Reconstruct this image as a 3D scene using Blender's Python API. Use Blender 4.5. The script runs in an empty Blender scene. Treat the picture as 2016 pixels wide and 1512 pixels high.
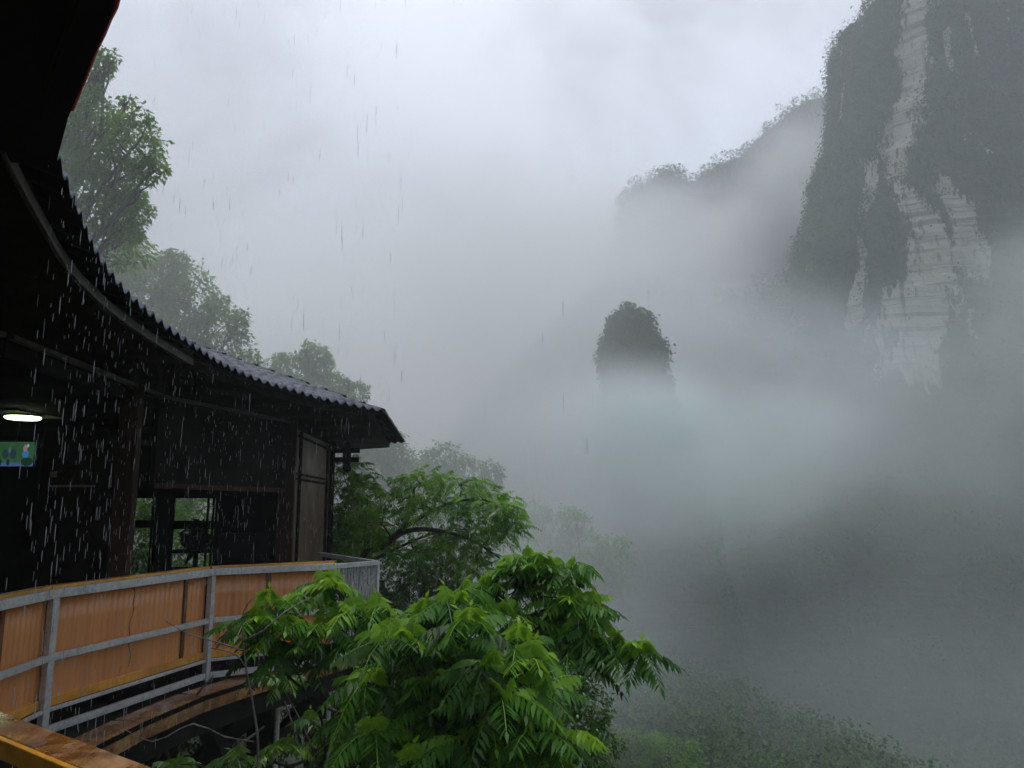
import bpy, math, random
import numpy as np
from mathutils import Vector, Matrix
R = math.radians
scene = bpy.context.scene
col = scene.collection
rng = np.random.default_rng(7)
random.seed(7)

# ------------------------------------------------------------------ camera
F = 1514.0; TH = R(9.0); EYE = 1.9
def P(px, py, D):
    """a point of the place seen at (px, py) of the photograph, D metres ahead"""
    u = (px-1008)/F; v = (756-py)/F
    dy = math.cos(TH)-v*math.sin(TH); dz = math.sin(TH)+v*math.cos(TH)
    return Vector((u*D/dy, D, EYE+dz*D/dy))
def PZ(px, py, z):
    """same, on the level z"""
    u = (px-1008)/F; v = (756-py)/F
    dy = math.cos(TH)-v*math.sin(TH); dz = math.sin(TH)+v*math.cos(TH)
    k = (z-EYE)/dz
    return Vector((u*k, dy*k, z))
cam_d = bpy.data.cameras.new('camera'); cam = bpy.data.objects.new('camera', cam_d); col.objects.link(cam)
cam.location = (0,0,EYE); cam.rotation_euler = (R(90)+TH, 0, 0)
cam_d.sensor_width = 36; cam_d.lens = 36*F/2016; cam_d.clip_start = .05; cam_d.clip_end = 3000
scene.camera = cam

# ------------------------------------------------------------------ nodes
class NT:
    def __init__(s, nt): s.t = nt; nt.nodes.clear()
    def n(s, typ, **kw):
        nd = s.t.nodes.new(typ)
        for k, v in kw.items():
            if k.startswith('_'): setattr(nd, k[1:], v)
        return nd
    def l(s, a, b): s.t.links.new(a, b)
    def val(s, sock, v):
        if hasattr(v, 'is_linked') or hasattr(v, 'links'): s.l(v, sock)
        else: sock.default_value = v
    def math(s, op, a, b=None, c=None, clamp=False):
        nd = s.t.nodes.new('ShaderNodeMath'); nd.operation = op; nd.use_clamp = clamp
        s.val(nd.inputs[0], a)
        if b is not None: s.val(nd.inputs[1], b)
        if c is not None: s.val(nd.inputs[2], c)
        return nd.outputs[0]
    def mapr(s, v, a, b, c=0., d=1., smooth=False):
        nd = s.t.nodes.new('ShaderNodeMapRange'); nd.interpolation_type = 'SMOOTHSTEP' if smooth else 'LINEAR'
        s.val(nd.inputs['Value'], v)
        for k, x in zip(('From Min','From Max','To Min','To Max'), (a,b,c,d)): nd.inputs[k].default_value = x
        return nd.outputs[0]
    def coord(s, which='Object'):
        return s.t.nodes.new('ShaderNodeTexCoord').outputs[which]
    def scaled(s, vec, sc, loc=(0,0,0), rot=(0,0,0)):
        nd = s.t.nodes.new('ShaderNodeMapping'); s.l(vec, nd.inputs[0])
        nd.inputs['Scale'].default_value = sc; nd.inputs['Location'].default_value = loc; nd.inputs['Rotation'].default_value = rot
        return nd.outputs[0]
    def noise(s, vec, scale, detail=3, rough=.55, dist=0.):
        nd = s.t.nodes.new('ShaderNodeTexNoise'); s.l(vec, nd.inputs['Vector'])
        nd.inputs['Scale'].default_value = scale; nd.inputs['Detail'].default_value = detail
        nd.inputs['Roughness'].default_value = rough; nd.inputs['Distortion'].default_value = dist
        return nd.outputs['Fac']
    def mix(s, f, a, b, typ='MIX'):
        nd = s.t.nodes.new('ShaderNodeMix'); nd.data_type = 'RGBA'; nd.blend_type = typ
        s.val(nd.inputs[0], f)
        for sock, v in ((nd.inputs[6], a), (nd.inputs[7], b)):
            if hasattr(v, 'links'): s.l(v, sock)
            else: sock.default_value = (*v, 1) if len(v) == 3 else v
        return nd.outputs[2]
    def ramp(s, v, stops):
        nd = s.t.nodes.new('ShaderNodeValToRGB'); s.l(v, nd.inputs[0]); e = nd.color_ramp.elements
        while len(e) < len(stops): e.new(.5)
        for q, (p, c) in zip(e, stops): q.position = p; q.color = (*c, 1)
        return nd.outputs[0]
    def attr(s, name):
        nd = s.t.nodes.new('ShaderNodeAttribute'); nd.attribute_name = name; return nd.outputs['Fac']
    def bump(s, h, strength=.5, dist=.01):
        nd = s.t.nodes.new('ShaderNodeBump'); s.l(h, nd.inputs['Height'])
        nd.inputs['Strength'].default_value = strength; nd.inputs['Distance'].default_value = dist
        return nd.outputs[0]
    def out(s, surf=None, vol=None):
        o = s.t.nodes.new('ShaderNodeOutputMaterial')
        if surf: s.l(surf, o.inputs['Surface'])
        if vol: s.l(vol, o.inputs['Volume'])
    def bsdf(s, color, rough=.6, spec=.5, metal=0., normal=None, **kw):
        b = s.t.nodes.new('ShaderNodeBsdfPrincipled')
        if hasattr(color, 'links'): s.l(color, b.inputs['Base Color'])
        else: b.inputs['Base Color'].default_value = (*color, 1)
        s.val(b.inputs['Roughness'], rough); s.val(b.inputs['Metallic'], metal)
        b.inputs['Specular IOR Level'].default_value = spec
        if normal: s.l(normal, b.inputs['Normal'])
        for k, v in kw.items(): b.inputs[k.replace('_', ' ')].default_value = v
        return b.outputs[0]
def mat(name):
    m = bpy.data.materials.new(name); m.use_nodes = True
    return m, NT(m.node_tree)

# ------------------------------------------------------------------ meshes
def tag(o, label=None, cat=None, group=None, kind=None):
    for k, v in (('label', label), ('category', cat), ('group', group), ('kind', kind)):
        if v: o[k] = v
    return o
def link(name, me, m=None, parent=None, loc=None):
    o = bpy.data.objects.new(name, me); col.objects.link(o)
    if m is not None: me.materials.append(m)
    if parent: o.parent = parent
    if loc is not None: o.location = loc
    return o
def empty(name, loc, label=None, cat=None, group=None):
    o = bpy.data.objects.new(name, None); col.objects.link(o); o.location = loc; o.empty_display_size = .2
    return tag(o, label, cat, group)
def npmesh(name, V, loops, sizes, smooth=False, attrs=None):
    """V (n,3); loops flat vertex indices; sizes: loop count of each face"""
    me = bpy.data.meshes.new(name)
    V = np.asarray(V, np.float32); loops = np.asarray(loops, np.int32).ravel(); sizes = np.asarray(sizes, np.int32)
    me.vertices.add(len(V)); me.vertices.foreach_set('co', V.ravel())
    me.loops.add(len(loops)); me.loops.foreach_set('vertex_index', loops)
    me.polygons.add(len(sizes))
    st = np.concatenate([[0], np.cumsum(sizes)[:-1]]).astype(np.int32)
    me.polygons.foreach_set('loop_start', st); me.polygons.foreach_set('loop_total', sizes)
    me.update(calc_edges=True); me.validate()
    if smooth: me.polygons.foreach_set('use_smooth', np.ones(len(sizes), bool))
    for k, v in (attrs or {}).items():
        a = me.attributes.new(k, 'FLOAT', 'POINT'); a.data.foreach_set('value', np.asarray(v, np.float32))
    return me
class MB:
    """collects boxes, tubes and faces for one mesh"""
    def __init__(s, off=(0,0,0)): s.v = []; s.f = []; s.o = Vector(off)
    def add(s, vs, fs):
        b = len(s.v); s.v += [tuple(Vector(p)-s.o) for p in vs]; s.f += [tuple(b+i for i in f) for f in fs]
    def bar(s, a, b, w, h, up=(0,0,1)):
        """box from a to b, w wide sideways and h tall, centred"""
        a = Vector(a); b = Vector(b); d = (b-a).normalized(); up = Vector(up)
        sd = d.cross(up)
        if sd.length < 1e-4: sd = d.cross(Vector((1,0,0)))
        sd.normalize(); u = sd.cross(d).normalized()
        vs = [p+sd*(x*w/2)+u*(z*h/2) for p in (a,b) for x, z in ((-1,-1),(1,-1),(1,1),(-1,1))]
        s.add(vs, [(0,1,2,3),(7,6,5,4),(0,4,5,1),(1,5,6,2),(2,6,7,3),(3,7,4,0)])
    def box(s, x0, x1, y0, y1, z0, z1):
        s.bar(((x0+x1)/2,(y0+y1)/2,z0), ((x0+x1)/2,(y0+y1)/2,z1), abs(y1-y0), abs(x1-x0), (1,0,0))
    def tube(s, pts, rad, n=8, cap=True):
        pts = [Vector(p) for p in pts]; m = len(pts)
        rad = rad if hasattr(rad, '__len__') else [rad]*m
        vs = []; ref = Vector((.3,.2,1)).normalized()
        for i, p in enumerate(pts):
            d = (pts[min(i+1,m-1)]-pts[max(i-1,0)]).normalized()
            a = d.cross(ref)
            if a.length < .05: a = d.cross(Vector((1,0,0)))
            a.normalize(); b = d.cross(a)
            for k in range(n):
                t = 2*math.pi*k/n; vs.append(p+(a*math.cos(t)+b*math.sin(t))*rad[i])
        fs = [(i*n+k, i*n+(k+1)%n, (i+1)*n+(k+1)%n, (i+1)*n+k) for i in range(m-1) for k in range(n)]
        if cap: fs += [tuple(range(n-1,-1,-1)), tuple((m-1)*n+k for k in range(n))]
        s.add(vs, fs)
    def lathe(s, c, prof, n=24):
        c = Vector(c); m = len(prof)
        vs = [c+Vector((r*math.cos(2*math.pi*k/n), r*math.sin(2*math.pi*k/n), z)) for r, z in prof for k in range(n)]
        s.add(vs, [(i*n+k, i*n+(k+1)%n, (i+1)*n+(k+1)%n, (i+1)*n+k) for i in range(m-1) for k in range(n)]
              + [tuple(range(n-1,-1,-1)), tuple((m-1)*n+k for k in range(n))])
    def prism(s, poly, z0, z1):
        n = len(poly)
        s.add([(x,y,z0) for x, y in poly]+[(x,y,z1) for x, y in poly],
              [tuple(range(n-1,-1,-1)), tuple(range(n,2*n))]+[(i,(i+1)%n,n+(i+1)%n,n+i) for i in range(n)])
    def build(s, name, m, parent=None, smooth=False, bevel=0):
        me = bpy.data.meshes.new(name); me.from_pydata(s.v, [], s.f); me.update()
        if smooth: me.polygons.foreach_set('use_smooth', [True]*len(me.polygons))
        if parent is None: o = link(name, me, m, None, s.o)
        else:
            o = link(name, me, m, parent)
            pl = Vector((0,0,0)); q = parent
            while q: pl += q.location; q = q.parent
            o.location = s.o-pl
        if bevel:
            b = o.modifiers.new('bevel', 'BEVEL'); b.width = bevel; b.segments = 2; b.limit_method = 'ANGLE'
        return o
# value noise, vectorised
def _hash(ix, iy, iz, seed):
    h = (ix*374761393+iy*668265263+iz*2147483647+seed*974711) & 0xffffffff
    h = ((h ^ (h >> 13))*1274126177) & 0xffffffff
    return ((h ^ (h >> 16)) & 0xffff)/65535.0
def vnoise(p, seed=0):
    p = np.asarray(p, float); i = np.floor(p).astype(np.int64); f = p-i; f = f*f*(3-2*f); r = 0
    for dx in (0,1):
        for dy in (0,1):
            for dz in (0,1):
                w = (f[...,0] if dx else 1-f[...,0])*(f[...,1] if dy else 1-f[...,1])*(f[...,2] if dz else 1-f[...,2])
                r = r+w*_hash(i[...,0]+dx, i[...,1]+dy, i[...,2]+dz, seed)
    return r
def fbm(p, oct=4, seed=0, gain=.5):
    r = 0; a = 1; t = 0; p = np.asarray(p, float)
    for o in range(oct): r = r+a*vnoise(p*2.0**o+o*17.3, seed+o); t += a; a *= gain
    return r/t*2-1
def grid_loops(nr, nc):
    i = np.arange(nr-1)[:,None]*nc+np.arange(nc-1)[None,:]
    return np.stack([i, i+1, i+nc+1, i+nc], -1).reshape(-1,4)
HAZE = .0014
# ------------------------------------------------------------------ sky and light
w = bpy.data.worlds.new('World'); scene.world = w; w.use_nodes = True
t = NT(w.node_tree)
sky = t.n('ShaderNodeTexSky'); sky.sky_type = 'NISHITA'; sky.sun_disc = False
SUN_EL, SUN_ROT = R(74), R(-8)
sky.sun_elevation = SUN_EL; sky.sun_rotation = SUN_ROT; sky.air_density = 1.0; sky.dust_density = 4.0; sky.ozone_density = 1.0
gen = t.coord('Generated')
hs = t.n('ShaderNodeHueSaturation'); hs.inputs['Saturation'].default_value = .55; t.l(sky.outputs[0], hs.inputs['Color'])
cl = t.noise(t.scaled(gen, (1,1,1.6)), 1.7, 6, .58, .5)
cl = t.mapr(cl, .34, .66, .70, 1.14, True)
cm = t.n('ShaderNodeVectorMath'); cm.operation = 'SCALE'; t.l(hs.outputs[0], cm.inputs[0]); t.l(cl, cm.inputs['Scale'])
bg = t.n('ShaderNodeBackground'); bg.inputs['Strength'].default_value = .15; t.l(cm.outputs[0], bg.inputs['Color'])
wo = t.n('ShaderNodeOutputWorld'); t.l(bg.outputs[0], wo.inputs['Surface'])
w.cycles_visibility if hasattr(w, 'cycles_visibility') else None
sd = bpy.data.lights.new('sun', 'SUN'); sd.energy = .6; sd.angle = R(25); sd.color = (1,.98,.95)
so = bpy.data.objects.new('sun', sd); col.objects.link(so)
sv = Vector((math.sin(SUN_ROT)*math.cos(SUN_EL), math.cos(SUN_ROT)*math.cos(SUN_EL), math.sin(SUN_EL)))
so.rotation_euler = sv.to_track_quat('Z', 'Y').to_euler(); so.location = (0,0,200)

def box_mesh(name, x0, x1, y0, y1, z0, z1, m, **k):
    mb = MB(); mb.box(x0,x1,y0,y1,z0,z1); return mb.build(name, m, **k)
m, t = mat('haze_air')
pv = t.n('ShaderNodeVolumePrincipled'); pv.inputs['Color'].default_value = (.90,.96,1,1)
pv.inputs['Density'].default_value = HAZE; pv.inputs['Anisotropy'].default_value = .1
t.out(vol=pv.outputs[0])
hz = box_mesh('haze', -420, 420, -60, 620, -96, 200, m); tag(hz, kind='stuff')

def fog_bank(c, r, dens, nscale=.02, lo=.35, hi=.7, power=1.0, seed=0, anis=.1, alb=(.90,.96,1)):
    m, t = mat('fog_air')
    oc = t.coord('Object')
    ln = t.n('ShaderNodeVectorMath'); ln.operation = 'LENGTH'; t.l(oc, ln.inputs[0])
    fall = t.mapr(ln.outputs['Value'], 1.0, .35, 0, 1, True)
    nz = t.noise(t.scaled(oc, (r[0]*nscale, r[1]*nscale, r[2]*nscale*1.3), (seed*3.1,seed*1.7,seed)), 1.0, 4, .55, .3)
    nz = t.mapr(nz, lo, hi, 0, 1, True)
    d = t.math('MULTIPLY', t.math('MULTIPLY', fall, nz), dens)
    pv = t.n('ShaderNodeVolumePrincipled'); pv.inputs['Color'].default_value = (*alb,1)
    t.l(d, pv.inputs['Density']); pv.inputs['Anisotropy'].default_value = anis
    t.out(vol=pv.outputs[0])
    bpy.ops.mesh.primitive_uv_sphere_add(segments=24, ring_count=12, radius=1, location=c)
    o = bpy.context.object; o.name = 'fog_bank'; o.data.name = 'fog_bank'; o.scale = r; o.data.materials.append(m)
    return tag(o, kind='stuff')
# ------------------------------------------------------------------ foliage material and leaf sheets
def leaf_mat(name, dark, mid, young, rough=.45, trans=.35, spec=.4):
    m, t = mat(name)
    tone = t.attr('tone')
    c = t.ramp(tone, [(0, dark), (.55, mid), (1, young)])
    b = t.bsdf(c, rough, spec)
    tr = t.n('ShaderNodeBsdfTranslucent')
    hs = t.n('ShaderNodeHueSaturation'); hs.inputs['Value'].default_value = 1.5; hs.inputs['Hue'].default_value = .485; t.l(c, hs.inputs['Color']); t.l(hs.outputs[0], tr.inputs['Color'])
    mx = t.n('ShaderNodeMixShader'); mx.inputs[0].default_value = trans; t.l(b, mx.inputs[1]); t.l(tr.outputs[0], mx.inputs[2])
    t.out(mx.outputs[0]); return m
def unit(v): return v/np.maximum(np.linalg.norm(v, axis=-1, keepdims=True), 1e-6)
def leaves(C, D, U, L, W, tone, droop=.25, fold=.15, shape=.38):
    """a sheet of pointed leaves: base points C, directions D, face normals U, lengths L, widths W. 6 verts, 4 faces each"""
    n = len(C); D = unit(D); S = unit(np.cross(D, U)); U = np.cross(S, D)
    L = np.broadcast_to(L, n)[:,None]; W = np.broadcast_to(W, n)[:,None]
    g = np.array([0,0,-1.])
    mid = C+D*L*shape+g*(L*droop*.25)
    tip = C+D*L+g*(L*droop)
    up = U*W*fold
    V = np.stack([C, mid-S*W/2+up, mid, mid+S*W/2+up, tip], 1)   # 5 verts
    b = np.arange(n)[:,None]*5
    loops = np.concatenate([b+np.array([[0,2,1]]), b+np.array([[0,3,2]]), b+np.array([[1,2,4]]), b+np.array([[2,3,4]])], 1)
    return V.reshape(-1,3), loops.ravel(), np.full(n*4, 3), np.repeat(np.broadcast_to(tone, n), 5)
def flats(C, D, U, L, W, tone, droop=.25):
    """far leaf clumps: one bent kite each"""
    n = len(C); D = unit(D); S = unit(np.cross(D, U)); L = np.broadcast_to(L, n)[:,None]; W = np.broadcast_to(W, n)[:,None]; g = np.array([0,0,-1.])
    mid = C+D*L*.4+g*(L*droop*.2)
    V = np.stack([C, mid-S*W/2, C+D*L+g*(L*droop), mid+S*W/2], 1); b = np.arange(n)[:,None]*4
    return V.reshape(-1,3), np.concatenate([b+np.array([[0,3,2]]), b+np.array([[0,2,1]])],1).ravel(), np.full(n*2, 3), np.repeat(np.broadcast_to(tone, n), 4)
def join(parts):
    V = []; Lp = []; S = []; T = []; b = 0
    for v, l, s, a in parts:
        V.append(v); Lp.append(l+b); S.append(s); T.append(a); b += len(v)
    return np.concatenate(V), np.concatenate(Lp), np.concatenate(S), np.concatenate(T)
def sheet(name, parts, m, parent=None, off=(0,0,0), **k):
    V, L, S, T = join(parts)
    o = link(name, npmesh(name, V-np.array(off), L, S, attrs={'tone': T}), m, parent)
    return o
def rdir(n, up=0.):
    v = rng.normal(size=(n,3)); v[:,2] += up; return unit(v)
# ------------------------------------------------------------------ terrain
def hterr(x, y):
    x = np.asarray(x, float); y = np.asarray(y, float)
    xs = x-np.clip((y-20)*.05, -2, 22)
    z = np.interp(xs, [-160,-60,-30,-14,-9,-4,2,8,20,45,80,120,200,320], [60,34,16,0,-4,-7,-11,-15,-22,-31,-35,-36,-20,40])
    z = z+np.interp(y, [-60,0,60,160,300,420,600], [6,0,-4,-14,-22,-22,-10])
    p = np.stack([x,y,x*0], -1)
    z = z+fbm(p*.03, 4, 3)*6*np.clip(np.hypot(x,y-5)/40,0,1)+fbm(p*.2, 3, 9)*.8
    return z
def terrain():
    # denser near, as one sheet
    gx = np.concatenate([np.linspace(-400,-80,20)[:-1], np.linspace(-80,160,161)[:-1], np.linspace(160,415,30)])
    gy = np.concatenate([np.linspace(-58,-10,12)[:-1], np.linspace(-10,160,120)[:-1], np.linspace(160,600,70)])
    X, Y = np.meshgrid(gx, gy); Z = np.clip(hterr(X,Y), -90, 190)
    V = np.stack([X,Y,Z], -1).reshape(-1,3); L = grid_loops(len(gy), len(gx))
    m, t = mat('forest_floor')
    oc = t.coord('Object')
    c = t.ramp(t.noise(oc, .35, 5, .6), [(.3,(.018,.028,.010)), (.6,(.035,.055,.018)), (.8,(.06,.05,.03))])
    t.out(t.bsdf(c, .9, .2, normal=t.bump(t.noise(oc, 1.5, 5), .8, .4)))
    o = link('ground', npmesh('ground', V, L, np.full(len(L),4), True), m); tag(o, kind='structure')
terrain()
M_FAR = leaf_mat('far_foliage', (.016,.044,.018), (.036,.092,.030), (.075,.15,.035), .7, .2, .2)

def crowns(C, Rr, per, size, tonebase=.4, flat=.8):
    """leaf clumps spread through the outer part of many crowns; C centres, Rr radii"""
    n = len(C); k = per
    d = rdir(n*k, .35).reshape(n,k,3)
    r = (rng.uniform(.45,1,(n,k,1)))**.5*Rr[:,None,None]
    lump = 1+.35*fbm(d*1.7+C[:,None,:]*.37, 2, 5)[...,None]
    p = C[:,None,:]+d*r*lump*np.array([1,1,flat])
    p = p.reshape(-1,3); d = d.reshape(-1,3)
    tone = np.clip(np.repeat(rng.uniform(-.18,.22,n), k)+tonebase+rng.normal(0,.16,n*k)+.12*d[:,2], 0, 1)
    dirs = unit(d+rng.normal(0,.7,(n*k,3))+np.array([0,0,-.25]))
    sz = np.repeat(Rr,k)/Rr.mean()*size*rng.uniform(.6,1.5,n*k)
    return flats(p, dirs, rdir(n*k,.8), sz, sz*.62, tone, .3)

def forest():
    parts = []
    # visible part of the valley side, thick with trees
    N = 3000
    y = 20+ (rng.uniform(0,1,N)**.85)*230; x = rng.uniform(-.35,.75,N)*y+rng.uniform(-4,10,N)
    keep = (y > 58) | (x > 14)
    x = x[keep]; y = y[keep]
    z = hterr(x,y); r = rng.uniform(2.4,4.8,len(x))
    C = np.stack([x,y,z+r*1.1], -1)
    near = y < 110
    parts.append(crowns(C[near], r[near], 430, .31, .5)); parts.append(crowns(C[~near], r[~near], 120, .7, .5))
    o = sheet('forest', parts, M_FAR); tag(o, kind='stuff')
forest()

# ------------------------------------------------------------------ rock
def rock_mat():
    m, t = mat('limestone')
    oc = t.coord('Object'); rk = t.attr('rock')
    n1 = t.noise(t.scaled(oc, (.05,.05,.05)), 1, 5, .6)
    streak = t.noise(t.scaled(oc, (.55,.55,.03)), 1, 4, .6)
    strata = t.noise(t.scaled(oc, (.03,.03,.7)), 1, 4, .65, .4)
    pale = t.ramp(n1, [(.3,(.50,.46,.38)), (.55,(.66,.63,.56)), (.75,(.40,.33,.25))])
    pale = t.mix(t.mapr(strata, .53, .64, 0, .75), pale, (.15,.13,.11))
    pale = t.mix(t.mapr(streak, .56, .66, 0, .8), pale, (.10,.10,.10))
    dark = t.ramp(t.noise(oc, .25, 5, .65), [(.3,(.030,.036,.024)), (.55,(.055,.065,.04)), (.75,(.11,.105,.09))])
    f = t.math('ADD', rk, t.math('MULTIPLY', t.math('SUBTRACT', t.noise(t.scaled(oc, (.16,.16,.055)), 1, 8, .72), .5), 4.2))
    c = t.mix(t.mapr(f, .48, .58), dark, pale)
    h = t.math('ADD', t.math('MULTIPLY', strata, 1.3), t.noise(oc, .5, 6, .6))
    t.out(t.bsdf(c, .85, .25, normal=t.bump(h, 1.0, 2.2)))
    return m
M_ROCK = rock_mat()
def seg_dist(px, py, line):
    """distance in photo-map units from points to a wide polyline with widths: [(x,y,w)...]"""
    best = np.full(px.shape, -9.)
    for (x0,y0,w0),(x1,y1,w1) in zip(line[:-1], line[1:]):
        dx, dy = x1-x0, y1-y0; t = np.clip(((px-x0)*dx+(py-y0)*dy)/(dx*dx+dy*dy), 0, 1)
        d = np.hypot(px-x0-t*dx, py-y0-t*dy); w = w0+(w1-w0)*t
        best = np.maximum(best, 1-d/w)
    return best
def to_px(V):
    x = V[:,0]; y = V[:,1]; z = V[:,2]-EYE
    zc = y*math.cos(TH)+z*math.sin(TH); yc = -y*math.sin(TH)+z*math.cos(TH)
    return 1008+F*x/zc, 756-F*yc/zc
def tower(name, D, left, right, depth, zs, rockline=None, disp=3., seed=0, nt=120, nz=150, turn=.5):
    """a rock tower: left/right give the flank x at each z; elliptical plan around y = D+depth"""
    z = np.linspace(zs[0], zs[1], nz)
    xl = np.interp(z, [p[0] for p in left], [p[1] for p in left]); xr = np.interp(z, [p[0] for p in right], [p[1] for p in right])
    a = np.linspace(-.25*math.pi, 1.25*math.pi, nt)      # from behind the left flank round the front to the right
    cx = (xl+xr)/2; rx = (xr-xl)/2
    ca = np.sign(-np.cos(a))*np.abs(np.cos(a))**turn; sa = np.sign(np.sin(a))*np.abs(np.sin(a))**.8
    X = cx[:,None]+rx[:,None]*ca[None]; Y = D+depth-depth*sa[None]*np.clip(rx/rx.max(),.25,1)[:,None]**.5; Z = np.broadcast_to(z[:,None], X.shape)
    V = np.stack([X,Y,Z], -1).reshape(-1,3)
    n = np.stack([np.broadcast_to(ca[None],X.shape), -np.broadcast_to(sa[None],X.shape), X*0], -1).reshape(-1,3)
    d = fbm(V*np.array([.06,.06,.025]), 5, seed)*disp+fbm(V*np.array([.16,.16,.10]), 3, seed+21)*disp*.45+fbm(V*np.array([.03,.03,.35]), 4, seed+7)*disp*.5
    V = V+unit(n)*d[:,None]
    L = grid_loops(nz, nt)
    rk = np.full(len(V), 0. if rockline else -.9)
    if rockline:
        px, py = to_px(V)
        for ln in rockline: rk = np.maximum(rk, np.clip(seg_dist(px, py, ln)*1.15+.12, 0, 1))
    me = npmesh(name, V, L, np.full(len(L),4), True, {'rock': rk})
    o = link(name, me, M_ROCK); tag(o, kind='structure')
    return V, n, rk, o
def clad(V, n, rk, keepf, size, seed=0, nn=30000, out=1.0, cover=.42, jit=1.2):
    """bushes clinging to a rock face, leaving the bare streaks free"""
    idx = rng.integers(0, len(V), nn)
    p = V[idx]+rng.normal(0, jit, (nn,3))*np.array([1,1,1]); nr = unit(n[idx]); r = rk[idx]
    k = (r+fbm(p*np.array([.22,.22,.09]), 3, 41+seed)*.9 < cover) & keepf(p)
    p = p[k]; nr = nr[k]
    p = p+nr*rng.uniform(0, out, (len(p),1))
    tone = np.clip(.34+.75*fbm(p*.09, 4, 3)+rng.normal(0,.14,len(p)), 0, 1)
    sz = size*rng.uniform(.5,1.5,len(p))
    return flats(p, unit(nr*.6+rng.normal(0,.7,(len(p),3))+np.array([0,0,-.2])), unit(nr+rdir(len(p))*.7), sz, sz*.6, tone, .35)

# the great pillar on the right, 200 m off
DC = 200.
prof = [(1500,900),(1535,800),(1580,700),(1560,610),(1568,545),(1580,490),(1590,440),(1610,390),(1632,335),(1650,280),(1665,215),(1695,165),(1702,90),(1706,0),(1712,-60)]
lf = []
for px, py in prof:
    q = P(px, py, DC+14); lf.append((q.z, q.x+float(np.interp(py,[0,150,500],[7,8,12]))))
lf.sort()
rt = [(z, 235.) for z, _ in lf]
lf.insert(0, (-80, lf[0][1]-10)); rt.insert(0, (-80, 235))
rocks = [
 [(1812,-40,48),(1800,60,45),(1790,150,40),(1782,230,44),(1768,300,42),(1762,360,34),(1790,400,42),(1820,440,55),(1840,510,78),(1820,580,70),(1775,610,60),(1730,660,45)],
 [(1720,320,14),(1712,370,24),(1700,420,14)],
 [(1690,470,10),(1700,500,16),(1680,620,24),(1672,640,14)],
 [(1865,60,12),(1872,140,12)], [(1800,620,100),(1790,700,90)], [(1870,370,40),(1900,430,45),(1900,500,60)],
 [(1905,30,8),(1925,110,6)]]
V, n, rk, cliff = tower('cliff', DC, lf, rt, 40., (-80, lf[-1][0]), rocks, 3.2, 2, 260, 240, .33)
cp = [clad(V, n, rk, lambda p: p[:,2] > -10, .72, 0, 300000, 2.2)]
# trees rooted on ledges of the face
idx = rng.integers(0, len(V), 5200); pp_ = V[idx]; kk = (rk[idx] < .12) & (fbm(pp_*np.array([.07,.07,.05]), 3, 77) > -.12) & (pp_[:,2] > 0); pp_ = pp_[kk][:1500]; nn_ = unit(n[idx][kk][:1500])
cp.append(crowns(pp_+nn_*.8, rng.uniform(.9,2.6,len(pp_)), 110, .55, .45))
# trees leaning out of the left flank
e = []; er = []
for _ in range(190):
    k = rng.uniform(0,1); zz = lf[3][0]+k*(lf[-1][0]-lf[3][0]); xx = np.interp(zz, [a for a,_ in lf], [b for _,b in lf])
    e.append((xx+rng.uniform(-2.2,3), DC+18+rng.uniform(-6,10), zz)); er.append(rng.uniform(.9,2.3))
cp.append(crowns(np.array(e), np.array(er), 260, .36, .42))
o = sheet('cliff_vegetation', cp, M_FAR); tag(o, kind='stuff')

# small pinnacle standing in the mist
def prof_at(pts, D, dx=0): 
    r = sorted(((P(px,py,D).z, P(px,py,D).x+dx) for px,py in pts)); return r
D2 = 125.
l2 = prof_at([(1100,1250),(1150,1080),(1190,900),(1198,800),(1195,740),(1194,680),(1200,645),(1208,622),(1216,611),(1226,606)], D2, .8)
r2 = prof_at([(1480,1250),(1430,1080),(1388,900),(1365,800),(1345,740),(1334,690),(1326,660),(1316,636),(1304,618),(1288,607)], D2, -.8)
V, n, rk, o = tower('rock_pinnacle', D2, l2, r2, 9., (-60, l2[-1][0]), None, 3.4, 5, 90, 120, .7)
tag(o, kind='structure')
pp = [clad(V, n, rk, lambda p: p[:,2] > -40, .5, 1, 34000, .8, .5, .4)]
e = []; er = []
for _ in range(230):
    zz = rng.uniform(l2[4][0], l2[-1][0]+.4); a = np.interp(zz,[q for q,_ in l2],[w_ for _,w_ in l2]); b = np.interp(zz,[q for q,_ in r2],[w_ for _,w_ in r2])
    e.append((rng.choice([a+.5, a+.9, rng.uniform(a+.4,max(a+.5,b-1.2)), rng.uniform(a+.4,max(a+.5,b-1.2))]), D2+rng.uniform(1,9), zz+rng.uniform(-.3,.6))); er.append(rng.uniform(.6,1.0) if rng.random() < .6 else rng.uniform(1.2,2.1))
pp.append(crowns(np.array(e), np.array(er), 170, .32, .5))
o = sheet('pinnacle_vegetation', pp, M_FAR); tag(o, kind='stuff')

# a second, lower hump of the same outcrop, deeper in the mist
l3 = prof_at([(1280,1150),(1310,900),(1325,760),(1335,690),(1352,650),(1372,634)], 225.); r3 = prof_at([(1640,1150),(1560,900),(1490,760),(1460,700),(1436,655),(1408,634)], 225.)
V, n, rk, o = tower('rock_pinnacle', 225., l3, r3, 9., (-60, l3[-1][0]), None, 1.8, 15, 70, 90, .7); tag(o, kind='structure')
o = sheet('pinnacle_vegetation', [clad(V, n, rk, lambda p: p[:,2] > -20, .6, 1, 26000, .9, .7, .5)], M_FAR); tag(o, kind='stuff')
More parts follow.
